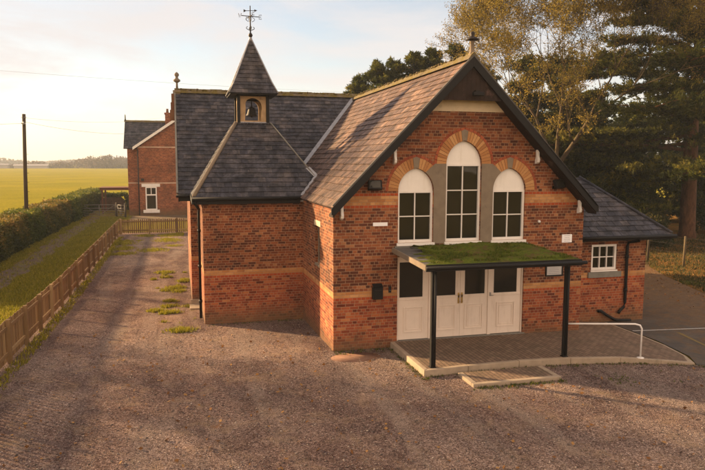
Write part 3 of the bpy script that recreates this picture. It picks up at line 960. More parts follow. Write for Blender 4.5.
def slates(name, poly3, mat, parent, ex=0.23, wd=0.32, slab=0.07, seed=1, jit=1.0):
    rd = random.Random(seed)
    P = [Vector(p) for p in poly3]
    nrm = Vector((0, 0, 0))
    for i in range(len(P)): nrm += P[i].cross(P[(i + 1) % len(P)])
    nrm.normalize()
    if nrm.z < 0: P.reverse(); nrm = -nrm
    uax = Vector((0, 0, 1)).cross(nrm).normalized()
    vax = nrm.cross(uax).normalized()
    if vax.z < 0: uax, vax = -uax, -vax
    O = P[0]
    q2 = [((p - O).dot(uax), (p - O).dot(vax)) for p in P]
    ar = sum(q2[i][0] * q2[(i + 1) % len(q2)][1] - q2[(i + 1) % len(q2)][0] * q2[i][1] for i in range(len(q2)))
    if ar < 0: q2 = q2[::-1]; P = P[::-1]
    u0, u1 = min(a for a, b in q2), max(a for a, b in q2); v0, v1 = min(b for a, b in q2), max(b for a, b in q2)
    mb = MB()
    mb.prism([p - nrm * slab for p in P], nrm * (slab - 0.004), rnd=0.1)
    r_ = 0; v = v0
    while v < v1:
        u = u0 - (0.5 * wd if r_ % 2 else 0)
        while u < u1:
            g = 0.004
            cell = [(u + g, v), (u + wd - g, v), (u + wd - g, v + ex + 0.02), (u + g, v + ex + 0.02)]
            drop = rd.uniform(-.006, .006) * jit
            cell = [(a, b + (drop if i < 2 else 0)) for i, (a, b) in enumerate(cell)]
            for i in range(len(q2)):
                if len(cell) < 3: break
                cell = clip_poly(cell, q2[i], q2[(i + 1) % len(q2)])
            if len(cell) >= 3:
                lift = rd.uniform(0.016, 0.024)
                tw = rd.uniform(-.004, .004) * jit
                top = []; bot = []
                for (a, b) in cell:
                    t = (b - v) / ex
                    hgt = lift * (1 - t) + 0.006 + tw * ((a - u) / wd - .5)
                    q = O + uax * a + vax * b
                    top.append(q + nrm * hgt); bot.append(q + nrm * (hgt - 0.012))
                m = len(cell)
                fs = [tuple(range(m))] + [((i + 1) % m, i, m + i, m + (i + 1) % m) for i in range(m)]
                mb.add(top + bot, fs, rnd=rd.random() ** 1.2)
            u += wd
        v += ex; r_ += 1
    return mb.build(name, mat, parent, normals=False)


slates('wing_roof', [(-0.1, -0.4, 3.65), (3.48, -0.4, 7.33), (3.48, 11.2, 7.33), (-0.1, 7.2, 3.65)], M['slate_wing'], hall, 0.24, 0.27, seed=3)
slates('wing_roof', [(3.48, -0.4, 7.33), (7.15, -0.4, 3.56), (7.15, 7.2, 3.56), (3.48, 11.2, 7.33)], M['slate_wing'], hall, 0.24, 0.27, seed=4)
slates('hall_roof', [(-3.7, 7.2, 3.65), (10.3, 7.2, 3.65), (10.3, 11.2, 7.45), (-3.7, 11.2, 7.45)], M['slate'], hall, 0.215, 0.24, seed=5)
slates('hall_roof', [(-3.7, 15.2, 3.65), (10.3, 15.2, 3.65), (10.3, 11.2, 7.45), (-3.7, 11.2, 7.45)], M['slate'], hall, 0.215, 0.24, seed=6)
# porch (turret) roof: steep front slope with hips, running back to the hall
A_, B_ = (-3.26, 4.0, 3.70), (-0.05, 4.0, 3.70)
C1, C2 = (-1.78, 6.30, 6.0), (-0.66, 6.30, 6.0)
J_ = (0.50, 4.56, 4.26)
slates('porch_roof', [A_, B_, J_, C2, C1], M['slate'], hall, 0.20, 0.23, seed=7)
slates('porch_roof', [A_, C1, (-1.78, 9.75, 6.0), (-3.26, 7.3, 3.70)], M['slate'], hall, 0.20, 0.23, seed=8)
slates('porch_roof', [J_, C2, (-0.66, 9.85, 6.0), (0.50, 7.9, 4.26)], M['slate'], hall, 0.20, 0.23, seed=9)
slates('porch_roof', [C1, C2, (-0.66, 9.75, 6.02), (-1.78, 9.75, 6.02)], M['slate'], hall, 0.20, 0.23, seed=10)
# annex
slates('annex_roof', [(7.04, 0.78, 2.60), (10.64, 0.78, 2.60), (8.75, 2.82, 4.25), (7.04, 2.82, 4.25)], M['slate'], hall, 0.21, 0.26, seed=11)
slates('annex_roof', [(10.64, 0.78, 2.60), (10.64, 5.2, 2.60), (8.75, 2.9, 4.25), (8.75, 2.82, 4.25)], M['slate'], hall, 0.21, 0.26, seed=12)
slates('annex_roof', [(10.64, 5.2, 2.60), (7.04, 5.2, 2.60), (7.04, 2.9, 4.25), (8.75, 2.9, 4.25)], M['slate'], hall, 0.21, 0.26, seed=13)
mb = MB(); mb.tube([(10.62, 0.80, 2.65), (8.73, 2.84, 4.29)], 0.05, 8); mb.build('hip_ridge', M['slate'], hall)


def ridge_tiles(name, a, b, parent, mat, r_=0.12, hgt=0.12, seg=0.45):
    a = Vector(a); b = Vector(b); L = (b - a).length; d = (b - a).normalized(); sd = d.cross(Vector((0, 0, 1))).normalized()
    upp = sd.cross(d)
    mb = MB(); k = int(L / seg)
    for i in range(k):
        p = a + d * (L * i / k); q = a + d * (L * (i + 1) / k + 0.012)
        h = hgt + random.uniform(-.008, .008); w_ = r_ * 1.25
        sec = [(-w_, -0.13), (-w_ * .5, -0.02), (0, h - 0.07), (w_ * .5, -0.02), (w_, -0.13), (0, -0.05)]
        sec = [(s1, s2 + 0.05) for s1, s2 in sec]
        mb.prism([p + sd * s1 + upp * s2 for s1, s2 in sec], q - p)
    return mb.build(name, mat, parent)


def moss_tufts(name, a, b, parent, cnt, spread, size, mat):
    """little cushions of moss scattered along a line"""
    a = Vector(a); b = Vector(b); mb = MB()
    for i in range(cnt):
        p = a.lerp(b, random.random()) + Vector((random.uniform(-spread, spread), random.uniform(-spread, spread), random.uniform(-.02, .035)))
        s_ = size * random.uniform(.5, 1.3)
        mb.lathe(p, [(s_ * .8, -0.03), (s_, 0.0), (s_ * .7, s_ * .28), (s_ * .2, s_ * .4)], 6)
    return tag(mb.build(name, mat, parent), kind='stuff')


rg = ridge_tiles('ridge', (3.48, -0.42, 7.36), (3.48, 11.2, 7.36), hall, M['ridge'])
moss_tufts('moss', (3.46, -0.3, 7.44), (3.46, 11.0, 7.44), rg, 220, 0.05, 0.035, M['ridge'])
rg = ridge_tiles('ridge', (-3.72, 11.2, 7.48), (10.3, 11.2, 7.48), hall, M['ridge'])
moss_tufts('moss', (-3.7, 11.15, 7.54), (3.4, 11.15, 7.54), rg, 150, 0.05, 0.032, M['ridge'])
# verge of the wing: mortar line on the slates
mb = MB(); mb.bar((-0.1, -0.40, 3.70), (3.48, -0.40, 7.38), 0.05, 0.04); mb.build('verge', M['felt'], hall)
mb = MB(); mb.bar((7.15, -0.40, 3.61), (3.48, -0.40, 7.38), 0.05, 0.04); mb.build('verge', M['felt'], hall)
mb = MB(); mb.bar((-3.71, 7.2, 3.69), (-3.71, 11.2, 7.49), 0.06, 0.06); mb.bar((-3.71, 15.2, 3.69), (-3.71, 11.2, 7.37), 0.06, 0.06); mb.build('verge', M['sill'], hall)
mb = MB(); mb.prism([(-3.68, 7.15, 3.6), (-3.68, 11.2, 7.3), (-3.68, 15.2, 3.6), (-3.68, 15.2, 3.4), (-3.68, 11.2, 7.05), (-3.68, 7.15, 3.4)], (0.04, 0, 0)); mb.build('bargeboard', M['black'], hall)
# flashings: valley of the hall, hips of the porch, base of the turret
mb = MB(); mb.bar((-0.02, 7.27, 3.815), (3.42, 11.00, 7.375), 0.20, 0.012, (-.52, -.48, .7)); mb.build('valley_flashing', M['lead'], hall)
mb = MB(); mb.bar((-0.04, 3.98, 3.745), (0.50, 4.56, 4.31), 0.16, 0.012, (-.55, -.5, .67)); mb.build('valley_flashing', M['lead'], hall)
mb = MB(); mb.bar((0.52, 4.58, 4.31), (0.30, 4.86, 4.57), 0.16, 0.02, (0.1, -.7, .7)); mb.build('valley_flashing', M['lead'], hall)
mb = MB(); mb.tube([(-3.24, 4.02, 3.74), (-1.80, 6.27, 6.02)], 0.058, 8); mb.build('hip_ridge', M['stone'], hall)
mb = MB(); mb.tube([(0.48, 4.58, 4.30), (-0.66, 6.28, 6.03)], 0.022, 8); mb.build('hip_ridge', M['sill'], hall)
# gutters and downpipes
mb = MB(); mb.tube([(-3.3, 3.93, 3.66), (0.1, 3.93, 3.66)], 0.055, 10); mb.build('gutter', M['black'], hall); mb = MB(); mb.tube([(-3.75, 7.13, 3.60), (-3.1, 7.13, 3.60)], 0.055, 10); mb.build('gutter', M['black'], hall)
mb = MB(); mb.box(-3.3, 3.98, 3.50, -0.1, 4.02, 3.68); mb.box(-3.3, 4.02, 3.50, -3.26, 7.2, 3.68); mb.box(-3.66, 7.19, 3.42, -3.26, 7.22, 3.6); mb.build('fascia', M['black'], hall)
mb = MB(); mb.box(-3.26, 4.02, 3.55, 0.0, 4.148, 3.58); mb.box(-3.26, 4.148, 3.55, -3.003, 7.2, 3.58); mb.build('soffit', M['white'], hall)
mb = MB(); mb.tube([(-3.2, 3.98, 3.62), (-3.2, 3.98, 3.5), (-3.09, 4.6, 3.32), (-3.09, 4.9, 3.2), (-3.09, 4.9, -0.1)], 0.042, 10)
for z in (0.4, 1.5, 2.6): mb.tube([(-3.09, 4.9, z), (-3.09, 4.9, z + 0.08)], 0.056, 10)
mb.build('downpipe', M['black'], hall)
mb = MB(); mb.tube([(7.08, 0.70, 2.57), (10.70, 0.70, 2.57)], 0.055, 10); mb.build('gutter', M['black'], hall)
mb = MB(); mb.box(7.04, 0.76, 2.47, 10.62, 0.79, 2.60); mb.box(10.59, 0.79, 2.47, 10.62, 5.2, 2.60); mb.build('fascia', M['black'], hall)

# turret
cx, cy = -1.22, 6.84
def trefoil(x0, x1, z0, zs, h):
    c = (x0 + x1) / 2; hw = (x1 - x0) / 2
    out = [(x0, z0)]
    for i in range(13):
        a = math.pi - math.pi * i / 12
        rr = hw * (0.90 + 0.16 * abs(math.cos(1.5 * a)))
        out.append((c + rr * math.cos(a) * (1.0), zs + h * abs(math.sin(a)) ** 0.8))
    out.append((x1, z0))
    return out
b0, b1, z0, z1 = -0.475, 0.475, 5.98, 6.96
turret = MB()
for sx in (-1, 1):
    for sy in (-1, 1):
        turret.box(cx + sx * 0.475 - 0.05, cy + sy * 0.475 - 0.05, z0 - 0.25, cx + sx * 0.475 + 0.05, cy + sy * 0.475 + 0.05, z1)
turret.box(cx - .52, cy - .52, z1 - 0.07, cx + .52, cy + .52, z1)
tu = turret.build('bell_turret', M['black'], hall)
for ax in ('y', 'x'):
    for s_ in (-1, 1):
        c0 = cx if ax == 'y' else cy
        ol = [(c0 - .424, z0), (c0 + .424, z0), (c0 + .424, z1 - 0.072), (c0 - .424, z1 - 0.072)]
        hl = trefoil(c0 - 0.27, c0 + 0.27, z0 + 0.12, z0 + 0.55, 0.30)
        base_ = (cy if ax == 'y' else cx) + s_ * 0.45 - 0.02
        holes_mesh('arched_panel', ol, [hl], base_, 0.04, M['panel'], tu, ax)
mb = MB()
mb.lathe((cx, cy, 6.28), [(0.19, 0), (0.185, 0.02), (0.15, 0.09), (0.125, 0.2), (0.10, 0.27), (0.03, 0.31), (0.0, 0.32)], 16); mb.tube([(cx, cy, 6.58), (cx, cy, 6.80)], 0.018, 6); mb.bar((cx - 0.42, cy, 6.80), (cx + 0.42, cy, 6.80), 0.07, 0.07)
mb.tube([(cx, cy, 6.3), (cx, cy, 6.23)], 0.03, 6)
mb.build('bell', M['iron'], tu)
mb = MB()
for s_ in (-1, 1):
    pass
F0, F1 = 0.60, 0.50
q0 = [(cx - F0, cy - F0, 5.93), (cx + F0, cy - F0, 5.93), (cx + F0, cy + F0, 5.93), (cx - F0, cy + F0, 5.93)]
q1 = [(cx - F1, cy - F1, 6.06), (cx + F1, cy - F1, 6.06), (cx + F1, cy + F1, 6.06), (cx - F1, cy + F1, 6.06)]
mb.add(q0 + q1, [(0, 1, 5, 4), (1, 2, 6, 5), (2, 3, 7, 6), (3, 0, 4, 7), (4, 5, 6, 7)]); mb.build('lead_skirt', M['lead'], tu)
# spire
sp_ap = (cx, cy, 9.12)
for i in range(4):
    h0, h1 = 0.79, 0.70
    cs = [(-1, -1), (1, -1), (1, 1), (-1, 1)]
    a, b = cs[i], cs[(i + 1) % 4]
    lo = [(cx + a[0] * 0.78, cy + a[1] * 0.78, 6.96), (cx + b[0] * 0.78, cy + b[1] * 0.78, 6.96)]
    hi = [(cx + b[0] * 0.60, cy + b[1] * 0.60, 7.33), (cx + a[0] * 0.60, cy + a[1] * 0.60, 7.33)]
    slates('spire', lo + hi, M['slate'], tu, 0.15, 0.2, 0.03, 20 + i)
    slates('spire', [hi[1], hi[0], (cx + 0.001 * b[0], cy + 0.001 * b[1], 8.84), (cx + 0.001 * a[0], cy + 0.001 * a[1], 8.84)], M['slate'], tu, 0.15, 0.2, 0.02, 30 + i)
mb = MB()
for i, (a, b) in enumerate(((-1, -1), (1, -1), (1, 1), (-1, 1))):
    mb.tube([(cx + a * .785, cy + b * .785, 6.985), (cx + a * .605, cy + b * .605, 7.36), (cx, cy, 8.87)], 0.022, 6)
mb.lathe((cx, cy, 8.72), [(0.07, 0), (0.055, 0.1), (0.03, 0.18)], 10)
mb.build('lead_hips', M['lead'], tu)
mb = MB(); mb.box(cx - .76, cy - .76, 6.925, cx + .76, cy + .76, 6.958); mb.build('eaves_board', M['black'], tu)
# weather vane
vane = MB()
zb = 8.88
vane.lathe((cx, cy, zb), [(0.02, -0.05), (0.055, 0.0), (0.075, 0.05), (0.05, 0.10), (0.02, 0.13)], 12)
vane.tube([(cx, cy, zb), (cx, cy, zb + 0.98)], [0.024, 0.016], 8)
for a in range(4):
    d = Vector((math.cos(a * math.pi / 2 + .15), math.sin(a * math.pi / 2 + .15), 0)); c0 = Vector((cx, cy, zb + 0.66))
    vane.tube([c0, c0 + d * 0.30], 0.013, 6)
    # scroll under each arm
    pts = [c0 + d * (0.05 + 0.10 * math.sin(t)) + Vector((0, 0, -0.02 - 0.16 * t / 3.1)) for t in np.linspace(0, 3.1, 8)]
    vane.tube(pts, 0.009, 5)
    # leaf curls low down
    pts = [Vector((cx, cy, zb + 0.2)) + d * (0.14 * math.sin(t)) + Vector((0, 0, 0.12 * t / 2.4)) for t in np.linspace(0, 2.4, 7)]
    vane.tube(pts, 0.012, 5)
    # letter plate as its letter outline
    L = ('E', 'N', 'W', 'S')[a]
    up_ = Vector((0, 0, 1)); e = c0 + d * 0.345
    G = {'E': [[(1, 1), (0, 1), (0, 0), (1, 0)], [(0, .5), (.8, .5)]], 'N': [[(0, 0), (0, 1), (1, 0), (1, 1)]],
         'W': [[(0, 1), (.25, 0), (.5, .7), (.75, 0), (1, 1)]], 'S': [[(1, .9), (.5, 1), (0, .75), (1, .3), (.5, 0), (0, .1)]]}[L]
    for ln in G:
        vane.tube([e + rt * ((u - .5) * 0.09) + up_ * ((v - .5) * 0.13) for u, v in ln], 0.011, 5)
c0 = Vector((cx, cy, zb + 0.84)); d = Vector((0.9, -.3, 0)).normalized()
vane.tube([c0 - d * 0.16, c0 + d * 0.18], 0.010, 6)
vane.prism([c0 + d * 0.14 + Vector((0, 0, .04)), c0 + d * 0.24, c0 + d * 0.14 - Vector((0, 0, .04))], Vector((0, .008, 0)))
vane.prism([c0 - d * 0.22 + Vector((0, 0, .05)), c0 - d * 0.12, c0 - d * 0.22 - Vector((0, 0, .05))], Vector((0, .008, 0)))
vane.lathe((cx, cy, zb + 0.96), [(0.0, 0), (0.022, 0.02), (0.0, 0.05)], 8)
vane.build('weather_vane', M['iron'], tu)

# finials
mb = MB()
mb.lathe((3.50, -0.25, 7.32), [(0.085, -.1), (0.085, 0.12), (0.065, 0.16), (0.05, 0.40), (0.075, 0.415), (0.05, 0.43)], 14)
fn_ = mb.build('finial', M['stone'], hall)
mb = MB(); mb.lathe((3.50, -0.25, 7.32), [(0.05, 0.431), (0.165, 0.455), (0.15, 0.48), (0.055, 0.54), (0.045, 0.56), (0.065, 0.60), (0.045, 0.65), (0.0, 0.665)], 14); mb.build('cap', M['iron'], fn_)
mb = MB(); mb.box(-3.78, 11.08, 7.25, -3.5, 11.32, 7.50); mb.lathe((-3.62, 11.2, 7.5), [(0.05, 0), (0.035, 0.3), (0.04, 0.34)], 10)
mb.lathe((-3.62, 11.2, 7.8), [(0.05, 0), (0.13, 0.05), (0.13, 0.11), (0.06, 0.16), (0.05, 0.22), (0.09, 0.28), (0.08, 0.34), (0.02, 0.40)], 10); mb.build('finial', M['stone'], hall)
# kneeler stones standing beside the hall verge
mb = MB()
for i, (y, z) in enumerate(((10.7, 6.95), (10.45, 6.6), (10.2, 6.3))): mb.box(-3.84 - 0.03 * i, y, z, -3.74, y + 0.3, z + 0.38)
mb.build('kneeler', M['oldwood'], hall)

# annex walls with a hole for the window
AX0, AX1, AY = 7.035, 9.98, 1.10
WX0, WX1, WZ0, WZ1 = 8.10, 8.97, 1.56, 2.33
holes_mesh('annex_wall', [(AX0, -0.4), (AX1, -0.4), (AX1, 2.58), (AX0, 2.58)], [[(WX0, WZ0), (WX1, WZ0), (WX1, WZ1), (WX0, WZ1)]], AY, 0.24, M['brick'], hall)
mb = MB(); mb.box(AX1 - 0.24, AY + 0.242, -0.4, AX1, 5.0, 2.58); mb.box(AX0, 4.9, -0.4, AX1 - .242, 5.0, 2.58); mb.build('annex_side_wall', M['brick'], hall)
mb = MB(); mb.box(WX0 + .03, AY + 0.1, WZ0 + .03, WX1 - .03, AY + 0.11, WZ1 - .03); w_ = mb.build('window', M['glass'], hall)
mb = MB(); ft = 0.07; y0, y1 = AY + 0.03, AY + 0.115
mb.box(WX0, y0, WZ0, WX0 + ft, y1, WZ1); mb.box(WX1 - ft, y0, WZ0, WX1, y1, WZ1); mb.box(WX0 + ft, y0, WZ0, WX1 - ft, y1, WZ0 + ft); mb.box(WX0 + ft, y0, WZ1 - ft, WX1 - ft, y1, WZ1)
for i in (1, 2):
    xx = WX0 + ft + (WX1 - WX0 - 2 * ft) * i / 3; mb.box(xx - .014, y0 + .02, WZ0 + ft, xx + .014, y1 - .01, WZ1 - ft)
zz = (WZ0 + WZ1) / 2
for i in range(3):
    xa = WX0 + ft + (WX1 - WX0 - 2 * ft) * i / 3 + (.014 if i else 0); xb = WX0 + ft + (WX1 - WX0 - 2 * ft) * (i + 1) / 3 - (.014 if i < 2 else 0)
    mb.box(xa, y0 + .024, zz - .014, xb, y1 - .012, zz + .014)
mb.build('frame', M['white'], w_)
mb = MB(); mb.box(WX0 - .02, AY - 0.03, WZ0 - .045, WX1 + .02, AY + .1, WZ0 - .002); mb.build('frame_sill', M['white'], w_, 0.004)
mb = MB(); mb.box(7.99, AY - 0.05, 1.34, 9.12, AY + .1, 1.51); mb.build('sill', M['sill'], w_, 0.008)
mb = MB()
mb.tube([(9.42, 0.70, 2.54), (9.42, 0.72, 2.45), (9.30, 1.02, 2.38), (9.28, 1.04, 2.25), (9.28, 1.04, 0.55), (9.24, 1.03, 0.42), (9.1, 1.03, 0.30), (9.06, 1.03, 0.22)], 0.045, 10)
mb.tube([(8.36, 1.04, 0.33), (8.46, 1.03, 0.33), (8.62, 1.03, 0.22), (8.9, 1.02, 0.06), (9.0, 1.01, 0.02), (9.46, 0.98, 0.0)], 0.045, 10)
for z in (0.9, 1.9): mb.tube([(9.28, 1.04, z), (9.28, 1.04, z + .09)], 0.06, 10)
mb.build('downpipe', M['black'], hall)

# porch canopy over the doors
mb = MB()
NX, NY = 46, 26
cnp = [(1.50 + (5.28 - 1.50) * 0, 0)]
def can(u, v):
    xl = 1.56; xr = 5.28 + 0.10 * v
    x = xl + (xr - xl) * u; y = -0.005 - 2.36 * v
    z = 2.58 - 0.09 * v
    return x, y, z
rr = np.random.default_rng(5)
hm = rr.random((NX + 1, NY + 1))
vs = []; fs = []
for i in range(NX + 1):
    for j in range(NY + 1):
        u, v = i / NX, j / NY
        x, y, z = can(u, v)
        ed = min(1, min(u, 1 - u) * 10, (1 - v) * 8)
        bare = 1.0 if (u + 0.25 * math.sin(v * 7)) > 0.16 + 0.10 * (1 - v) else 0.15
        z += 0.012 + (0.03 + 0.045 * hm[i, j] + 0.03 * math.sin(u * 13 + v * 5)) * ed * bare
        vs.append((x, y, z))
for i in range(NX):
    for j in range(NY):
        if i / NX + 0.05 * math.sin(j * 1.3) < 0.17 * (1 - j / NY) + .02 * hm[i, j] - .02: continue
        a = i * (NY + 1) + j
        fs.append((a, a + NY + 1, a + NY + 2, a + 1))
canopy_mb = MB()
P4 = [can(0, 0), can(1, 0), can(1, 1), can(0, 1)]
canopy_mb.prism([(x, y, z + 0.004) for x, y, z in P4], (0, 0, -0.05))
canopy = canopy_mb.build('canopy', M['felt'], hall)
mb.add(vs, fs, smooth=True); ms = mb.build('moss', M['moss'], canopy)
mb = MB()
a, b, c, d = P4
mb.box(1.53, c[1] - 0.035, 2.355, 5.42, c[1] - 0.004, 2.505)
mb.build('fascia', M['black'], canopy, 0.004)
mb = MB(); mb.tube([(1.52, c[1] - 0.085, 2.44), (5.50, c[1] - 0.085, 2.43)], 0.042, 10); mb.build('gutter', M['black'], canopy)
mb = MB(); mb.prism([(1.525, -0.005, 2.59), (1.525, c[1], 2.50), (1.525, c[1], 2.37), (1.525, -0.005, 2.47)], (0.03, 0, 0)); mb.build('side_board', M['stone'], canopy)
mb = MB(); mb.prism([(5.31, -0.005, 2.575), (5.41, c[1], 2.49), (5.41, c[1], 2.36), (5.31, -0.005, 2.45)], (0.03, 0, 0)); mb.build('side_board', M['black'], canopy)
mb = MB()
for i in range(7):
    xx = 1.7 + i * 0.58; mb.bar((xx, -0.01, 2.48), (xx, c[1] + 0.01, 2.40), 0.045, 0.09)
mb.build('rafters', M['timber_dark'], canopy)
for px in (1.76, 5.12):
    mb = MB(); mb.box(px - 0.05, -2.31, 0.14, px + 0.05, -2.21, 2.36); mb.box(px - .07, -2.33, 0.12, px + .07, -2.19, 0.17)
    po = mb.build('post', M['black'], canopy, 0.006)
    mb = MB(); mb.tube([(px + 0.02, -2.335, 0.18), (px + 0.02, -2.335, 2.36)], 0.03, 8) if px < 2 else mb.tube([(px - 0.01, -2.34, 0.2), (px - 0.01, -2.34, 2.34)], 0.02, 8)
    mb.build('drainpipe', M['black'], po)

# ------------------------------------------------------------------ things fixed to the walls
def floodlight(x, z, label):
    t = thing('floodlight', (x, 0, z), label, 'floodlight', 'floodlights on the front wall')
    mb = MB(); mb.box(x - .15, -0.03, z - .10, x + .15, -0.002, z - .02); mb.bar((x - .1, -0.02, z - .06), (x - .1, -0.2, z + .02), 0.02, 0.05); mb.bar((x + .1, -0.02, z - .06), (x + .1, -0.2, z + .02), 0.02, 0.05); mb.build('mount', M['black'], t)
    mb = MB(); c_ = Vector((x, -0.17, z + .06)); nx = Vector((0.25, -.8, .35)).normalized() if x > 3 else Vector((-.1, -.85, .35)).normalized()
    sd = nx.cross(Vector((0, 0, 1))).normalized(); uu = sd.cross(nx)
    mb.prism([c_ + sd * a + uu * b for a, b in ((-.17, -.12), (.17, -.12), (.17, .12), (-.17, .12))], -nx * 0.1); mb.build('housing', M['black'], t, 0.008)
    mb = MB(); c2 = c_ + nx * 0.004
    mb.prism([c2 + sd * a + uu * b for a, b in ((-.13, -.085), (.13, -.085), (.13, .085), (-.13, .085))], -nx * 0.003); mb.build('glass', M['glass'], t)


floodlight(1.03, 4.14, 'black floodlight on the wall above the upper brick band, left of the arched windows')
floodlight(6.18, 4.14, 'black floodlight on the wall above the upper brick band, right of the arched windows')
t = thing('security_light', (3.58, -0.4, 6.45), 'small dark security light under the point of the gable', 'security light')
mb = MB(); mb.box(3.52, -0.47, 6.44, 3.64, -0.361, 6.52); mb.build('bracket', M['black'], t)
mb = MB(); mb.box(3.42, -0.56, 6.38, 3.72, -0.471, 6.48); mb.build('head', M['black'], t, 0.02)


def board(name, x0, x1, z0, z1, mat, label, cat, yy=0.0, fr=None, lines=0, lw=0.5):
    t = thing(name, ((x0 + x1) / 2, yy, z0), label, cat)
    mb = MB(); mb.box(x0, yy - 0.022, z0, x1, yy - 0.002, z1); mb.build('panel', mat, t)
    if fr:
        mb = MB(); w_ = 0.035
        mb.box(x0 - w_, yy - .04, z0 - w_, x0, yy - .002, z1 + w_); mb.box(x1, yy - .04, z0 - w_, x1 + w_, yy - .002, z1 + w_); mb.box(x0, yy - .04, z0 - w_, x1, yy - .002, z0); mb.box(x0, yy - .04, z1, x1, yy - .002, z1 + w_); mb.build('frame', fr, t)
    if lines:
        mb = MB(); rd = random.Random(int(x0 * 100))
        for i in range(lines):
            zz = z1 - (z1 - z0) * (i + 0.8) / (lines + 0.6)
            ln = rd.uniform(.55, .85) * (x1 - x0) * lw * 2
            cxx = (x0 + x1) / 2
            # broken word-like dashes
            q = cxx - ln / 2
            while q < cxx + ln / 2:
                w_ = rd.uniform(.01, .035); mb.box(q, yy - .0235, zz - .006, min(q + w_, cxx + ln / 2), yy - .0222, zz + .006); q += w_ + .009
        if mb.v: mb.build('lettering', M['grey_text'], t)
    return t


board('name_plate', 1.02, 1.40, 3.15, 3.24, M['sign'], 'small white plate on the brick left of the arched windows', 'sign')
board('wall_sign', 6.38, 6.68, 2.58, 2.80, M['sign'], 'small white square notice on the front wall right of the arched windows', 'sign', lines=4, lw=.42)
board('notice_board', 5.94, 6.40, 1.70, 1.98, M['notice'], 'framed grey notice board under the right end of the canopy', 'notice board', fr=M['black'], lines=5, lw=.42)
t = thing('letter_box', (1.13, 0, 1.3), 'black wall letter box left of the doors', 'letter box')
mb = MB(); mb.box(1.0, -0.13, 1.30, 1.26, -0.002, 1.60); mb.prism([(1.0, -0.15, 1.603), (1.26, -0.15, 1.603), (1.26, -0.002, 1.68), (1.0, -0.002, 1.68)], (0, 0, 0.012)); mb.build('body', M['black'], t, 0.008)
mb = MB(); mb.box(1.04, -0.138, 1.52, 1.22, -0.1305, 1.545); mb.build('slot', M['iron'], t)
t = thing('bell_push', (1.47, 0, 1.45), 'tiny black entry buzzer between the letter box and the doors', 'buzzer')
mb = MB(); mb.box(1.44, -0.035, 1.44, 1.51, -0.002, 1.60); mb.build('body', M['black'], t, 0.006); mb = MB(); mb.lathe((1.475, -0.036, 1.50), [(0.012, -0.004), (0.012, 0.004)], 8); mb.build('button', M['galv'], t)
t = thing('overflow_vent', (5.66, 0, 3.16), 'tiny white vent cap on bricks above the white wall sign', 'vent')
mb = MB(); mb.tube([(5.66, -0.002, 3.17), (5.66, -0.05, 3.17)], 0.035, 10); mb.build('cap', M['white'], t)

# handrail
t = thing('handrail', (6.9, -2.6, 0.13), 'thin white tubular handrail beside the ramp right of the canopy post', 'handrail')
RA, RB, RC = (5.14, -2.20, 0.93), (6.86, -2.68, 0.92), (6.90, -2.70, 0.12)
mb = MB(); mb.tube([RA, (6.75, -2.65, 0.93), (6.86, -2.685, 0.90), (6.90, -2.70, 0.82), RC], 0.021, 10); mb.build('rail', M['white'], t)
mb = MB(); mb.lathe((6.90, -2.70, 0.105), [(0.085, 0), (0.085, 0.012), (0.03, 0.02)], 14); mb.build('base_plate', M['white'], t)
mb = MB(); mb.tube([RA, (5.10, -2.26, 0.93)], 0.034, 8); mb.build('clamp', M['white'], t)
t_ = None


# ------------------------------------------------------------------ fences
def fence(name, a, b, label, h=1.02, seg=1.85, side=1):
    a = Vector(a); b = Vector(b); L = (b - a).length; d = (b - a).normalized(); s_ = Vector((-d.y, d.x)) * side
    t = thing(name, (a.x, a.y, gz(a.x, a.y)), label, 'fence', 'low wooden fences round the yard')
    k = round(L / seg)
    for i in range(k + 1):
        p = a + d * (L * i / k)
        z = gz(p.x, p.y)
        q = p - s_ * 0.075
        mb = MB(); mb.bar((q.x, q.y, z - .1), (q.x + random.uniform(-.01, .01), q.y + random.uniform(-.01, .01), z + h + .05 + random.uniform(-.015, .02)), 0.095, 0.095, (d.x, d.y, 0)); mb.build('post', M['fence'], t)
    mb = MB()
    for zz in (0.24, 0.84):
        for i in range(k):
            p = a + d * (L * i / k + .05); q = a + d * (L * (i + 1) / k - .05)
            p = p - s_ * .035; q = q - s_ * .035
            mb.bar((p.x, p.y, gz(p.x, p.y) + zz * h), (q.x, q.y, gz(q.x, q.y) + zz * h), 0.04, 0.085)
    mb.build('rails', M['fence'], t)
    mb = MB(); x = 0.03; tight = L > 20
    while x < L:
        p = a + d * x + s_ * 0.0
        z = gz(p.x, p.y)
        tl = random.uniform(-.006, .006)
        mb.bar((p.x, p.y, z + 0.04), (p.x + d.x * tl, p.y + d.y * tl, z + h + random.uniform(-.02, .02)), 0.018, 0.095, (d.x, d.y, 0))
        x += 0.145 if tight else 0.138
    mb.build('pickets', M['fence'], t)
    return t


fence('picket_fence', (-7.72, -8.0), (-7.72, 31.9), 'long low wooden fence running along the left edge of the yard beside the grass lane', side=1)
fence('picket_fence', (-7.55, 31.95), (1.7, 31.95), 'low wooden fence across the back of the yard in front of the brick house', side=1)

# wire fence on the right
t = thing('wire_fence', (19.4, 10.1, 0), 'thin post and wire fence at the edge of the trees on the right', 'fence')
WP = [(18.6, 14.4), (19.1, 12.2), (19.5, 10.2), (19.9, 8.0), (20.4, 5.8)]
for x, y in WP:
    mb = MB(); mb.tube([(x, y, -0.1 + gz(x, y)), (x + .02, y, 1.28)], [0.06, 0.05], 7); mb.build('post', M['pole'], t)
mb = MB()
for z in (0.45, 0.85, 1.2):
    mb.tube([(x, y - .05, z) for x, y in WP], 0.006, 4)
mb.build('wires', M['iron'], t)

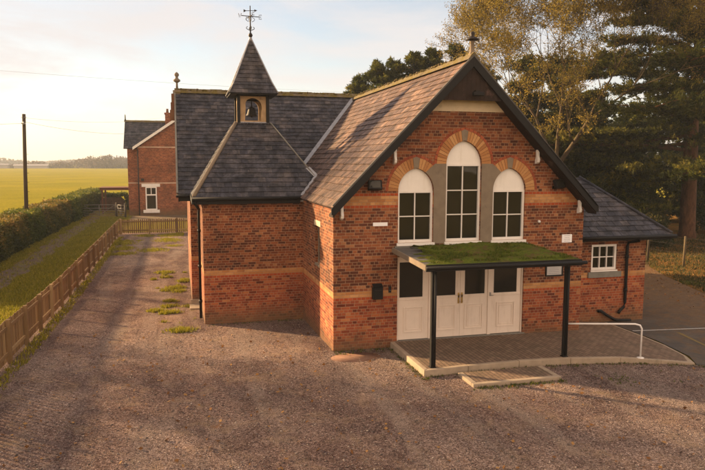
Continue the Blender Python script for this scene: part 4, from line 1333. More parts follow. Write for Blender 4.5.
# ------------------------------------------------------------------ pole, wires, gates, car port
t = thing('utility_pole', (-13.2, 30.66, -0.24), 'tall wooden utility pole beside the hedge at the left', 'utility pole')
mb = MB(); mb.tube([(-13.24, 30.66, -0.4), (-13.16, 30.66, 4), (-13.06, 30.66, 7.74)], [0.135, 0.12, 0.105], 12, rnd=.4); mb.build('post', M['pole'], t)
mb = MB(); mb.box(-13.2, 30.48, 7.1, -12.95, 30.56, 7.18); mb.tube([(-13.07, 30.45, 7.05), (-13.07, 30.45, 7.25)], 0.04, 8); mb.tube([(-13.2, 30.6, 7.52), (-12.92, 30.6, 7.55)], 0.03, 6); mb.build('insulator', M['galv'], t)
mb = MB()
for z in (2.2, 2.8, 3.4, 4.0, 4.6, 5.2): mb.tube([(-13.32 + .02 * z, 30.6, z), (-13.0 + .02 * z, 30.6, z)], 0.011, 5)
mb.build('step_irons', M['iron'], t)


def wire(a, b, sag, label, r_=0.009):
    a = Vector(a); b = Vector(b)
    pts = [a.lerp(b, i / 24) - Vector((0, 0, sag * 4 * (i / 24) * (1 - i / 24))) for i in range(25)]
    mb = MB(); mb.tube(pts, r_, 5); o = mb.build('overhead_wire', M['galv'])
    return tag(o, label, 'wire', 'overhead wires at the left')


wire((-13.07, 30.5, 7.25), (-4.5, 48.4, 7.6), 0.5, 'lower overhead wire from the utility pole to the gable of the brick house')
wire((-13.07, 30.5, 7.5), (-5.2, 50.5, 8.9), 0.35, 'upper overhead wire from the utility pole to the chimney of the brick house', 0.007)
wire((-13.07, 30.5, 7.15), (-45, 34, 7.3), 0.5, 'overhead wire running left from the top of the utility pole')
wire((-60, 66, 17.2), (30, 72, 14.0), 0.9, 'highest overhead wire crossing the sky well above the utility pole', 0.011)


def gate(a, b, label, z=-0.24):
    a = Vector((a[0], a[1], z)); b = Vector((b[0], b[1], z)); d = (b - a).normalized()
    t = thing('metal_gate', a, label, 'gate', 'metal gates to the lane')
    mb = MB(); L = (b - a).length
    for zz in (0.18, 0.36, 0.56, 0.80, 1.10): mb.tube([a + Vector((0, 0, zz)), b + Vector((0, 0, zz))], 0.028, 6)
    for f in (0, 0.5, 1): mb.tube([a.lerp(b, f) + Vector((0, 0, 0.1)), a.lerp(b, f) + Vector((0, 0, 1.12))], 0.028, 6)
    mb.tube([a + Vector((0, 0, 1.1)), a.lerp(b, .5) + Vector((0, 0, .18)), b + Vector((0, 0, 1.1))], 0.02, 6); mb.build('bars', M['gatemetal'], t)
    for q in (a - d * .12, b + d * .12):
        mb = MB(); mb.tube([q, q + Vector((0, 0, 1.3))], 0.08, 8); mb.build('post', M['pole'], t)


gate((-12.0, 47.4), (-9.25, 47.2), 'wide galvanised field gate at the end of the lane beside the green hedge')
gate((-9.05, 46.9), (-8.35, 45.9), 'narrow galvanised gate standing open next to the corner of the brick house')
t = thing('car_port', (-9.8, 52, -0.24), 'low open brown timber car port beyond the gates left of the brick house', 'car port')
mb = MB(); mb.box(-10.9, 50.9, 2.02, -8.2, 51.1, 2.22); mb.box(-11.0, 50.8, 2.222, -8.2, 54, 2.28); mb.build('roof', M['oldwood'], t)
for x, y in ((-10.7, 51), (-10.7, 53.8), (-8.4, 53.8)):
    mb = MB(); mb.box(x - .07, y - .07, -0.3, x + .07, y + .07, 2.02); mb.build('post', M['oldwood'], t)

# ------------------------------------------------------------------ neighbouring house
house = thing('brick_house', (-4, 48, -0.24), 'red brick house with a slate roof and white bargeboard behind the hall', 'house')
GY = 48.0
mb = MB(); mb.prism([(-7.25, GY, -0.4), (2.6, GY, -0.4), (2.6, GY, 6.0), (-2.35, GY, 9.45), (-7.25, GY, 6.0)], (0, 4.0, 0)); mb.build('gable_wall', M['brick_house'], house)
mb = MB(); mb.box(-8.15, GY + 0.6, -0.4, -7.255, GY + 8, 5.95); mb.box(-7.25, GY + 4.003, -0.4, 2.6, GY + 8, 5.95); mb.prism([(-8.15, GY + .6, 5.953), (-8.15, GY + 8, 5.953), (-8.15, GY + 4.3, 8.5)], (0.3, 0, 0)); mb.build('wall', M['brick_house'], house)
slates('roof', [(-8.45, GY + 0.35, 5.95), (2.6, GY + 0.35, 5.95), (2.6, GY + 3.2, 8.55), (-8.45, GY + 3.2, 8.55)], M['slate'], house, 0.3, 0.4, seed=41)
slates('roof', [(-8.45, GY + 8.3, 5.95), (2.6, GY + 8.3, 5.95), (2.6, GY + 3.2, 8.55), (-8.45, GY + 3.2, 8.55)], M['slate'], house, 0.3, 0.4, seed=42)
slates('gable_roof', [(-7.62, GY - 0.3, 5.98), (-2.35, GY - 0.3, 9.62), (-2.35, GY + 4, 9.62), (-7.62, GY + 4, 5.98)], M['slate'], house, 0.3, 0.4, seed=43)
slates('gable_roof', [(2.9, GY - 0.3, 5.98), (-2.35, GY - 0.3, 9.62), (-2.35, GY + 4, 9.62), (2.9, GY + 4, 5.98)], M['slate'], house, 0.3, 0.4, seed=44)
mb = MB(); mb.prism([(-7.62, GY - .33, 6.06), (-2.35, GY - .33, 9.70), (-2.35, GY - .33, 9.42), (-7.62, GY - .33, 5.80)], (0, 0.03, 0)); mb.build('bargeboard', M['white'], house)
ridge_tiles('ridge', (-8.5, GY + 3.2, 8.58), (-2.4, GY + 3.2, 8.58), house, M['ridge'])
mb = MB(); mb.lathe((-8.40, GY + 3.2, 8.62), [(0.09, 0), (0.06, 0.15), (0.045, 0.5), (0.0, 0.62)], 8); mb.build('finial', M['iron'], house)
mb = MB(); mb.box(-4.72, GY + 1.6, 7.6, -3.9, GY + 2.4, 9.2); mb.box(-4.78, GY + 1.54, 9.2, -3.84, GY + 2.46, 9.34); ch_ = mb.build('chimney', M['brick_house'], house)
mb = MB(); mb.lathe((-4.5, GY + 2, 9.34), [(0.13, 0), (0.10, 0.35), (0.12, 0.38)], 10); mb.build('pot', M['ironcover'], ch_)
mb = MB(); mb.box(-6.62, GY - 0.012, 0.30, -5.62, GY - 0.004, 2.40); w_ = mb.build('window', M['glass'], house)
mb = MB(); xa, xb, za, zb_ = -6.62, -5.62, 0.30, 2.42
mb.box(xa, GY - .07, za, xa + .10, GY - .013, zb_); mb.box(xb - .10, GY - .07, za, xb, GY - .013, zb_); mb.box(xa + .1, GY - .07, zb_ - .1, xb - .1, GY - .013, zb_); mb.box(xa + .1, GY - .07, za, xb - .1, GY - .013, za + .1); mb.box(xa + .1, GY - .07, 1.62, xb - .1, GY - .013, 1.74); mb.box(-6.15, GY - .06, 1.74, -6.09, GY - .014, zb_ - .1)
mb.build('frame', M['white'], w_)
mb = MB(); mb.box(-6.95, GY - .06, 2.425, -5.32, GY - .003, 2.70); mb.build('lintel', M['white'], w_); mb = MB(); mb.box(-6.85, GY - .12, 0.02, -5.4, GY - .003, 0.295); mb.build('sill', M['white'], w_)
mb = MB(); mb.box(-6.98, GY - .12, 3.0, -6.72, GY - .003, 3.2); mb.build('alarm_box', M['iron'], house)
mb = MB(); mb.tube([(-7.2, GY - .05, 5.9), (-7.2, GY - .05, -0.2)], 0.05, 8); mb.build('downpipe', M['iron'], house)


# ------------------------------------------------------------------ vegetation
def quads(name, C_, size, mat, parent=None, aspect=1.6, flat=0.0, dirs=None, rnd=None, seed=0, cat=None):
    """one mesh of small pointed leaves, one rhomb each, at the points C_ (N,3)"""
    r = np.random.default_rng(seed)
    N_ = len(C_)
    if dirs is None:
        a = r.normal(size=(N_, 3)); a[:, 2] *= (1 - flat)
    else:
        a = dirs + r.normal(size=(N_, 3)) * 0.35
    a /= np.linalg.norm(a, axis=1)[:, None] + 1e-9
    b = r.normal(size=(N_, 3))
    if flat > 0: b[:, 2] *= (1 - flat)
    b -= a * (a * b).sum(1)[:, None]; b /= np.linalg.norm(b, axis=1)[:, None] + 1e-9
    s_ = (np.asarray(size) * r.uniform(0.6, 1.4, N_))[:, None]
    V = np.empty((N_, 4, 3), np.float32)
    V[:, 0] = C_ - a * s_ * aspect * .5; V[:, 1] = C_ + b * s_ * .5; V[:, 2] = C_ + a * s_ * aspect * .5; V[:, 3] = C_ - b * s_ * .5
    off = WL[parent.name] if parent is not None else Vector((0, 0, 0))
    V = V.reshape(-1, 3) - np.array(off, np.float32)
    me = bpy.data.meshes.new(name)
    me.vertices.add(4 * N_); me.vertices.foreach_set('co', V.ravel())
    me.loops.add(4 * N_); me.loops.foreach_set('vertex_index', np.arange(4 * N_, dtype=np.int32))
    me.polygons.add(N_); me.polygons.foreach_set('loop_start', np.arange(0, 4 * N_, 4, dtype=np.int32))
    at = me.attributes.new('rnd', 'FLOAT', 'POINT')
    rv = r.random(N_) if rnd is None else np.clip(rnd + r.normal(size=N_) * .12, 0, 1)
    at.data.foreach_set('value', np.repeat(rv, 4).astype(np.float32))
    me.update(calc_edges=True)
    return link_mesh(name, me, mat, parent)


def rot_about(v, ax, ang):
    return Matrix.Rotation(ang, 3, ax) @ v


def broadleaf(loc, h, spread, seed, label, leafmat, bark, leaves_n, leafsize, lean=(0, 0), group=None, depth=6, name='bare_tree', tr=0.2, first=0.18, twigs=2, twig_from=1, scatter=.06):
    rd = random.Random(seed)
    t = thing(name, loc, label, 'tree', group)
    mb = MB(); tips = []
    L0 = Vector(loc)

    def grow(p, d, L, r_, dep):
        k = 4 if dep > 2 else 2
        pts = [p]; dd = d.copy()
        for i in range(k):
            dd = (dd + Vector((rd.uniform(-1, 1), rd.uniform(-1, 1), rd.uniform(-.5, .9))) * 0.16).normalized()
            pts.append(pts[-1] + dd * L / k)
        rr_ = [r_ * (1 - 0.35 * i / k) for i in range(k + 1)]
        mb.tube(pts, rr_, 8 if dep > 4 else (5 if dep > 2 else 3), cap=False, rnd=.5)
        if dep <= twig_from:
            for q in pts[1:]:
                for _ in range(twigs):
                    td = (dd + Vector((rd.gauss(0, .7), rd.gauss(0, .7), rd.gauss(.15, .5)))).normalized()
                    tl = rd.uniform(.3, .85) * tr * 2
                    mid_ = q + td * tl * .5; e_ = q + (td + Vector((rd.gauss(0, .2), rd.gauss(0, .2), .15))).normalized() * tl
                    mb.tube([q, mid_, e_], [.011, .008, .004], 3, cap=False, rnd=.5, smooth=False)
                    tips.append((mid_, td)); tips.append((e_, td)); tips.append((q.lerp(e_, .8), td))
        if dep == 0: return
        nb = 3 if rd.random() < (0.62 if dep < depth else 1.0) else 2
        base = rd.uniform(0, 6.28)
        for i in range(nb):
            side = dd.cross(Vector((0.3, 0.2, 1))).normalized() if abs(dd.z) < .98 else Vector((1, 0, 0))
            ax = rot_about(side, dd, base + i * 2 * math.pi / nb + rd.uniform(-.4, .4))
            nd = rot_about(dd, ax, rd.uniform(0.32, 0.72) * spread)
            nd = (nd + Vector((0, 0, 0.10))).normalized()
            grow(pts[-1], nd, L * rd.uniform(0.68, 0.86), rr_[-1] * rd.uniform(0.62, 0.78), dep - 1)
        if dep > 1 and rd.random() < .5:
            q = pts[k // 2]
            nd = rot_about(dd, rot_about(Vector((1, 0, 0)).cross(dd).normalized(), dd, rd.uniform(0, 6.28)), 0.9 * spread)
            grow(q, nd, L * .6, r_ * .45, max(0, dep - 2))
    grow(L0, Vector((lean[0], lean[1], 1)).normalized(), h * 0.26, h * first * 0.1, depth)
    mb.build('trunk', bark, t)
    if leaves_n:
        idx = np.array([rd.randrange(len(tips)) for _ in range(leaves_n)])
        T = np.array([[*tips[i][0]] for i in range(len(tips))])
        C_ = T[idx] + np.random.default_rng(seed).normal(size=(leaves_n, 3)) * scatter
        quads('crown', C_, leafsize, leafmat, t, 1.5, seed=seed)
    return t


def tufts(name, cen, k, size, mat, parent, tone, seed, bias, aspect=4.5, spread=.12):
    """needle tufts: k narrow blades fan out from each centre along the bias direction"""
    r = np.random.default_rng(seed)
    C_ = np.repeat(cen, k, 0); B_ = np.repeat(bias, k, 0); T_ = np.repeat(tone, k)
    d = B_ + r.normal(size=C_.shape) * .75
    d /= np.linalg.norm(d, axis=1)[:, None] + 1e-9
    C_ = C_ + d * size * aspect * .45 * r.uniform(.5, 1.1, len(C_))[:, None] + r.normal(size=C_.shape) * spread * .4
    return quads(name, C_, size, mat, parent, aspect, dirs=d * 3, rnd=T_, seed=seed)


def conifer(loc, h, rad, seed, label, leafmat, bark, n=26000, leafsize=0.16, group=None, name='conifer_tree', power=0.8, base=0.06, droop=0.25, trunk_r=None):
    r = np.random.default_rng(seed); rd = random.Random(seed)
    t = thing(name, loc, label, 'tree', group)
    mb = MB(); L0 = Vector(loc)
    mb.tube([L0 - Vector((0, 0, .2)), L0 + Vector((0, 0, h * .5)), L0 + Vector((0, 0, h * .98))], [trunk_r or h * .022, h * .013, 0.02], 9, rnd=.4)
    nb = int(h * 13)
    C_ = []; B_ = []; T_ = []
    for i in range(nb):
        f = base + (1 - base) * (i + rd.random()) / nb
        L = rad * ((1 - f) ** power) * rd.uniform(0.5, 1.2) + 0.12
        if f < .25: L *= 0.7 + 1.2 * f
        az = rd.uniform(0, 6.283); ca, sa = math.cos(az), math.sin(az)
        s0 = L0 + Vector((0, 0, h * f)); lift = rd.uniform(0.15, 0.6)
        tt = np.linspace(0, 1, 5)
        mb.tube([s0 + Vector((ca * L * q, sa * L * q, L * (lift * q - droop * q * q))) for q in tt], [0.05 * (1 - .8 * q) * (h / 12) + .008 for q in tt], 4, cap=False, rnd=.5)
        per = int(10 + 17 * L); q = r.random(per) ** .65
        side = r.normal(size=per) * (0.08 + 0.17 * L * np.sin(np.pi * np.clip(q * .9 + .06, 0, 1)))
        zz = L * (lift * q - droop * q * q) + r.normal(size=per) * (.05 + .035 * L) - np.abs(side) * .2
        C_.append(np.stack([s0.x + ca * L * q - sa * side, s0.y + sa * L * q + ca * side, s0.z + zz], 1))
        sg = np.sign(side) * .6
        B_.append(np.stack([ca - sa * sg, sa + ca * sg, np.full(per, rd.uniform(.1, .6))], 1))
        T_.append(np.clip(rd.uniform(.1, .6) + .25 * q + r.normal(size=per) * .12, 0, 1))
    top = np.tile(np.array([[L0.x, L0.y, L0.z + h * .97]]), (8, 1)); top[:, 2] += np.linspace(-.6, .15, 8)
    C_.append(top); B_.append(np.tile([[0, 0, 1.5]], (8, 1))); T_.append(np.full(8, .6))
    mb.build('trunk', bark, t)
    tufts('crown', np.concatenate(C_), 11, leafsize, leafmat, t, np.concatenate(T_), seed, np.concatenate(B_))
    return t


def cedar(loc, h, seed, label, n_limb=46, reach=9.0, group=None, az0=None, low=0.22, leafsize=0.055, dens=1.0, trunk_r=0.46):
    r = np.random.default_rng(seed); rd = random.Random(seed)
    t = thing('cedar_tree', loc, label, 'tree', group)
    mb = MB(); L0 = Vector(loc)
    mb.tube([L0 - Vector((0, 0, .3)), L0 + Vector((0, 0, .5)), L0 + Vector((-.1, 0, h * .35)), L0 + Vector((.15, 0, h * .7)), L0 + Vector((0, 0, h))], [trunk_r * 1.35, trunk_r, trunk_r * .8, trunk_r * .5, .05], 14, rnd=.4)
    C_ = []; B_ = []; T_ = []
    for i in range(n_limb):
        f = low + (1 - low) * (i + rd.random() * .9) / n_limb
        az = rd.uniform(0, 6.283) if rd.random() < .4 or az0 is None else az0 + rd.gauss(0, .6)
        L = reach * (1 - 0.6 * ((f - low) / (1 - low)) ** 1.6) * rd.uniform(.45, 1.1)
        lift = rd.uniform(.0, .45) if f > .4 else rd.uniform(-.30, .22)
        az_ = az; pts = [L0 + Vector((0, 0, h * f))]; k = 8
        for j in range(k):
            az_ += rd.uniform(-.22, .22)
            dz = lift * (1 - j / k * 1.7) + rd.uniform(-.07, .07)
            pts.append(pts[-1] + Vector((math.cos(az_), math.sin(az_), dz)) * L / k)
        mb.tube(pts, [trunk_r * .26 * (1 - .85 * q / k) * (1.15 - .6 * f) + .012 for q in range(k + 1)], 6, cap=False, rnd=.5)
        for j in range(2, k + 1):
            for s2 in range(3):
                a2 = az_ + rd.choice((-1, 1)) * rd.uniform(.3, 1.4)
                l2 = L * rd.uniform(.10, .25)
                q0 = pts[j - 1].lerp(pts[j], rd.random())
                q1 = q0 + Vector((math.cos(a2), math.sin(a2), rd.uniform(-.16, .24))) * l2
                mb.tube([q0, q0.lerp(q1, .5) + Vector((0, 0, .05)), q1], [.03, .02, .008], 4, cap=False, rnd=.5)
                m = int((10 + 14 * l2) * dens)
                tt = r.random(m) ** .6; pad = .16 + .20 * l2
                c = np.array(q0)[None] + (np.array(q1) - np.array(q0))[None] * tt[:, None] + r.normal(size=(m, 3)) * np.array([pad, pad, pad * .25])
                C_.append(c); dv = Vector((math.cos(a2), math.sin(a2), .55))
                B_.append(np.tile([[dv.x, dv.y, dv.z]], (m, 1)))
                T_.append(np.clip(rd.uniform(.05, .65) + (c[:, 2] - q0.z) * .7 + r.normal(size=m) * .1, 0, 1))  # higher needles take the golden tone: sunlit tops put into the colour
    mb.build('trunk', M['bark_red'], t)
    tufts('crown', np.concatenate(C_), 13, leafsize, M['leaf_cedar'], t, np.concatenate(T_), seed, np.concatenate(B_))
    return t


# right-hand trees
cedar((28.9, 20.6, -0.24), 21, 3, 'huge cedar with a thick red-brown trunk at the right edge of the picture', 46, 12.5, az0=math.pi * 1.0, low=0.20, dens=1.0, trunk_r=.5)
broadleaf((20.6, 21.2, -0.24), 19, .86, 21, 'tall nearly bare tree with thin gold leaves behind the gable', M['leaf_gold'], M['bark'], 170000, 0.052, lean=(-.24, 0), depth=7, tr=0.5, twigs=3, twig_from=1, scatter=.10)
GC = 'dark evergreens behind the hall'
CON = [((16.6, 31, -.24), 13.7, 4.0, 'medium evergreen whose top shows just left of the gable finial'),
       ((15.0, 31.8, -.24), 13.4, 3.8, 'slim evergreen second to the left of the gable finial'),
       ((13.4, 31.2, -.24), 12.9, 3.7, 'low evergreen tip over the ridge midway along the row'),
       ((10.7, 31, -.24), 12.2, 3.4, 'leftmost of the tall evergreen tips showing over the ridge'),
       ((12.0, 31.6, -.24), 12.4, 3.5, 'small evergreen tip just right of the leftmost one over the ridge'),
       ((9.5, 32.2, -.24), 11.2, 2.6, 'lowest and leftmost evergreen just breaking the ridge line'),
       ((18.6, 30.5, -.24), 12.2, 3.2, 'evergreen hidden mostly by the gable finial and peak'),
       ((21.8, 29.5, -.24), 12.8, 4.0, 'broad dark evergreen right behind the gable peak'),
       ((25.5, 30.5, -.24), 12.6, 4.2, 'dark evergreen rising under the bare gold-leaved tree'),
       ((29.5, 31.5, -.24), 9.6, 4.6, 'broad dark evergreen behind the annex roof'),
       ((34.0, 33.5, -.24), 9.9, 5.0, 'dark evergreen in the gap left of the cedar trunk'),
       ((39.5, 31.5, -.24), 10.6, 5.2, 'dark evergreen seen behind the cedar trunk'),
       ((23.8, 24.2, -.24), 8.8, 3.4, 'smaller bushy evergreen in front of the taller ones behind the gable slope'),
       ((27.4, 26.3, -.24), 7.2, 3.6, 'low bushy evergreen over the annex hip')]
for i, (lc, h, rd_, lb) in enumerate(CON):
    conifer(lc, h, rd_, 50 + i, lb, M['leaf_con'], M['bark_dark'], 0, 0.06, GC, power=.7 if i > 6 else .55, base=.03)
cedar((24.6, 24.8, -0.24), 9.5, 9, 'lower spreading cedar whose grey boughs hang over the annex roof', 46, 6.4, az0=math.pi * 1.1, low=.18, dens=1.0, trunk_r=.25)


def shrub(loc, rx, ry, h, seed, label, mat, n, size, name='shrub', cat='shrub', group=None):
    r = np.random.default_rng(seed)
    t = thing(name, loc, label, cat, group)
    mb = MB(); L0 = Vector(loc)
    K_ = 16; cen = []
    for i in range(K_):
        a = r.uniform(0, 6.28); q = r.uniform(.1, .95) ** .6
        c = L0 + Vector((math.cos(a) * rx * q, math.sin(a) * ry * q, h * r.uniform(.25, .85) * (1.1 - .5 * q)))
        cen.append((c, r.uniform(.28, .5) * min(rx, ry, h)))
        mb.tube([L0 + Vector((r.normal() * .1, r.normal() * .1, 0)), L0.lerp(c, .5) + Vector((0, 0, .1)), c], [.03, .02, .01], 4, cap=False)
    mb.build('stems', M['bark_dark'], t)
    idx = r.integers(0, K_, n)
    C_ = np.array([list(cen[i][0]) for i in range(K_)])[idx]; Rr = np.array([c[1] for c in cen])[idx]
    v = r.normal(size=(n, 3)); v /= np.linalg.norm(v, axis=1)[:, None]
    C_ = C_ + v * (Rr * r.uniform(.5, 1.05, n))[:, None]; C_[:, 2] = np.maximum(C_[:, 2], L0.z + .02)
    quads('foliage', C_, size, mat, t, 1.6, seed=seed)
    return t


SH = [((22.5, 17.5, -.24), 1.8, 1.5, 2.3, 'dark shrub just left of the cedar trunk foot'), ((25.6, 21.0, -.24), 2.0, 1.6, 2.6, 'dark shrub behind the wire fence nearest the cedar trunk'),
      ((20.8, 17.8, -.24), 1.5, 1.3, 1.7, 'low dark shrub behind the corner of the annex roof'), ((33.2, 22.5, -.24), 2.2, 1.6, 2.4, 'dark shrub to the right of the cedar trunk'),
      ((29.0, 27.0, -.24), 2.8, 1.8, 3.4, 'tall dark shrub deep in the shade behind the wire fence')]
for i, (lc, rx, ry, h, lb) in enumerate(SH):
    shrub(lc, rx, ry, h, 90 + i, lb, M['leaf_shrub'], 18000, .08, group='undergrowth shrubs beneath the cedar')


def hedge(name, x0, x1, y0, y1, h, seed, label, mat, n, size=0.085):
    r = np.random.default_rng(seed)
    t = thing(name, ((x0 + x1) / 2, y0, -.24), label, 'hedge', 'hedges along the field')
    # points on a wobbly box shell
    per = []
    m1, m2, m3 = int(n * .36), int(n * .40), n - int(n * .36) - int(n * .40)
    yy = r.uniform(y0, y1, n); th = r.random(n)
    def bul(y, k): return .07 * np.sin(y * 1.3 + k) + .05 * np.sin(y * 3.7 + 2 * k) + .04 * np.sin(y * 9.1 + k)
    P = np.empty((n, 3)); P[:, 1] = yy
    P[:m1, 0] = x1 + bul(yy[:m1], 1) - .06; P[:m1, 2] = -.24 + h * th[:m1]
    P[m1:m1 + m2, 0] = x0 + (x1 - x0) * th[m1:m1 + m2]; P[m1:m1 + m2, 2] = -.24 + h + bul(yy[m1:m1 + m2] * .8 + P[m1:m1 + m2, 0], 3) * .8
    P[m1 + m2:, 0] = x0 + bul(yy[m1 + m2:], 5); P[m1 + m2:, 2] = -.24 + h * th[m1 + m2:]
    # round the shoulders
    tt = np.clip((P[:, 2] + .24) / h, 0, 1)
    cx_ = (x0 + x1) / 2; P[:, 0] = cx_ + (P[:, 0] - cx_) * (1 - .22 * tt ** 3)
    P += r.normal(size=P.shape) * np.array([.09, .05, .09])
    k = int(n * .04); P[:k, 2] += r.random(k) * .12
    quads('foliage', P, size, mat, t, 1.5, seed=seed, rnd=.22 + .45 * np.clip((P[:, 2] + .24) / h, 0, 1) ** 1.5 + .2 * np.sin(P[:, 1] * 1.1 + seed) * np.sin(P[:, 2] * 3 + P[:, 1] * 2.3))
    # twigs and inner body
    mb = MB(); rd = random.Random(seed)
    for i in range(int((y1 - y0) * 9)):
        y = rd.uniform(y0, y1); x = rd.uniform(x0 + .3, x1 - .3)
        mb.tube([(x, y, -.3), (x + rd.uniform(-.3, .3), y + rd.uniform(-.3, .3), -.24 + h * .55), (x + rd.uniform(-.6, .6), y + rd.uniform(-.4, .4), -.24 + h * rd.uniform(.8, .98))], [.03, .02, .008], 4, cap=False)
    mb.build('stems', M['bark_dark'], t)
    mb = MB(); ks = max(2, int((y1 - y0) / .8)); sec = [(-.36, 0), (-.36, .6), (-.22, .86), (.22, .86), (.36, .6), (.36, 0)]
    vs = []; fs = []; W_ = (x1 - x0)
    for i in range(ks + 1):
        y = y0 + .15 + (y1 - y0 - .3) * i / ks
        for s1, s2 in sec: vs.append((cx_ + s1 * W_ * rd.uniform(.92, 1.08), y, -.3 + s2 * h * rd.uniform(.95, 1.05)))
    for i in range(ks):
        for j in range(5): fs.append((i * 6 + j, i * 6 + j + 1, (i + 1) * 6 + j + 1, (i + 1) * 6 + j))
    fs.append(tuple(range(6))); fs.append(tuple(ks * 6 + j for j in range(6)))
    mb.add(vs, fs); mb.build('inner_growth', M['bark_dark'], t)
    return t


hedge('hedge', -14.2, -12.3, 12, 27.0, 1.7, 1, 'brown-tinged hedge section nearest the camera at the left edge', M['leaf_copper'], 40000)
hedge('hedge', -14.1, -12.25, 26.9, 31.2, 1.75, 2, 'short dark green section of hedge at the foot of the utility pole', M['leaf_hedge'], 16000)
hedge('hedge', -13.95, -12.15, 31.0, 42.2, 1.75, 3, 'brown-tinged hedge section just beyond the utility pole', M['leaf_copper'], 30000)
hedge('hedge', -13.9, -12.0, 42.0, 63.0, 1.8, 4, 'clipped green hedge running to the field gate', M['leaf_hedge'], 42000, .10)
hedge('hedge', -11.9, -8.6, 56.0, 57.2, 1.6, 5, 'low green hedge seen beneath the car port roof', M['leaf_hedge'], 9000, .10)

# trees out of frame on the left: they stand between the low sun and the yard
for x, y, h, sd, lb in ((-16.8, 9.6, 13, 5, 'bare tree in the hedge line level with the wing of the hall'), (-16.0, 6.2, 11, 6, 'smaller bare tree in the hedge line nearest the yard entrance'),
                        (-21.5, 10.8, 12.5, 8, 'bare tree standing out in the field west of the hedge'), (-17.5, 20.3, 16, 12, 'tallest bare tree in the hedge line level with the back of the hall')):
    broadleaf((x, y, -.24), h, .85, sd, lb, M['leaf_gold'], M['bark_dark'], 1500, 0.10, group='bare hedgerow trees left of the hall', depth=5, tr=.35, first=.26)


# grass, weeds, pebbles, litter
def grass(name, pts, hgt, mat, seed, label, cat='grass', blades=5, parent=None):
    r = np.random.default_rng(seed)
    C_ = np.repeat(np.asarray(pts, float), blades, 0); N_ = len(C_)
    C_[:, :2] += r.normal(size=(N_, 2)) * hgt * .35
    hh = hgt * r.uniform(.45, 1.25, N_)
    d = np.stack([r.normal(size=N_) * .45, r.normal(size=N_) * .45, np.ones(N_)], 1); d /= np.linalg.norm(d, axis=1)[:, None]
    s_ = np.stack([-d[:, 1] + r.normal(size=N_), d[:, 0] + r.normal(size=N_), np.zeros(N_)], 1); s_ /= np.linalg.norm(s_, axis=1)[:, None] + 1e-6
    w_ = (hh * .10 + .003)[:, None]
    V = np.empty((N_, 3, 3), np.float32); V[:, 0] = C_ - s_ * w_; V[:, 1] = C_ + s_ * w_; V[:, 2] = C_ + d * hh[:, None]
    me = bpy.data.meshes.new(name); me.vertices.add(3 * N_); me.vertices.foreach_set('co', V.ravel()); me.loops.add(3 * N_); me.loops.foreach_set('vertex_index', np.arange(3 * N_, dtype=np.int32))
    me.polygons.add(N_); me.polygons.foreach_set('loop_start', np.arange(0, 3 * N_, 3, dtype=np.int32))
    at = me.attributes.new('rnd', 'FLOAT', 'POINT'); at.data.foreach_set('value', np.repeat(r.random(N_), 3).astype(np.float32)); me.update(calc_edges=True)
    if parent is not None:
        o = link_mesh(name, me, mat, parent); off = WL[parent.name]
        o.data.transform(Matrix.Translation(-off)); return o
    return tag(link_mesh(name, me, mat), label, cat, kind='stuff')


def scat(n_, x0, x1, y0, y1, seed, clump=None, thr=0.5):
    r = np.random.default_rng(seed); x = r.uniform(x0, x1, n_); y = r.uniform(y0, y1, n_)
    if clump:
        kc = max(6, int((x1 - x0) * (y1 - y0) * (.45 if clump > .5 else .9))); cx_ = r.uniform(x0, x1, kc); cy_ = r.uniform(y0, y1, kc); cs = r.uniform(.1, .75, kc) ** 1.3 * (1.6 - clump * .5 if clump > .5 else .42)
        q = r.choice(kc, n_, p=cs ** 2 / (cs ** 2).sum()); x = cx_[q] + r.normal(size=n_) * cs[q] * .7; y = cy_[q] + r.normal(size=n_) * cs[q] * .7
        m = (x > x0) & (x < x1) & (y > y0) & (y < y1); x = x[m]; y = y[m]
    return np.array([(a, b, gz(a, b)) for a, b in zip(x, y)])


pts = scat(40000, -12.3, -7.85, -6, 47, 3)
pts = pts[(np.abs(pts[:, 0] + 10.95) > .55 + .15 * np.sin(pts[:, 1] * 2)) | (np.random.default_rng(1).random(len(pts)) < .12)]
grass('grass', pts, .11, M['blade'], 4, 'rough yellow-green grass on the verges either side of the muddy lane', blades=4)
pts = scat(6000, -7.6, -3.4, 21, 31.8, 5, .9, .45)
grass('grass', pts, .09, M['blade'], 5, 'patchy grass growing through the gravel before the back fence', blades=3)
pts = np.concatenate([scat(1500, -4.9, -3.35, 5.0, 15, 6, .3, .5), scat(500, -4.4, -3.35, 6.0, 12, 61, .4), scat(1400, -7.6, -7.3, -6, 30, 7), scat(260, -4.3, -3.05, 3.2, 6.8, 8, .3)])
grass('weeds', pts, .10, M['blade'], 6, 'tufts of weeds along the foot of the hall and the lane fence', 'weeds', 4)
r = np.random.default_rng(9)
kp = []
for (xa, ya), (xb, yb_) in zip([(1.45, -.1), (1.45, -2.5)] + FRONT, [(1.45, -2.5)] + FRONT + [(8.3, -3.5)]):
    m = int(55 * math.hypot(xb - xa, yb_ - ya)); tt = r.random(m)
    kp.append(np.stack([xa + (xb - xa) * tt + r.normal(size=m) * .04, ya + (yb_ - ya) * tt - np.abs(r.normal(size=m)) * .09 - .02, np.zeros(m)], 1))
m = 260; tt = r.random(m); kp.append(np.stack([2.2 + 2.2 * tt, -3.39 - np.abs(r.normal(size=m)) * .08, np.zeros(m)], 1))
kp.append(scat(160, 5.2, 9.5, -4.2, -3.3, 10, .3, .5)); kp.append(scat(150, 0.0, 1.6, -.35, -.02, 12)); kp.append(scat(120, -3.0, 0, 3.85, 4.12, 13))
grass('weeds', np.concatenate([q[::2] for q in kp]), .055, M['leaf_hedge'], 7, 'small grass tufts at the foot of the paving kerb and the step', 'weeds', 4)
pts = scat(13000, 15.2, 33, 3.5, 22, 14)
pts = pts[(pts[:, 0] > 15.2 + (pts[:, 1] - 4) * .42)]
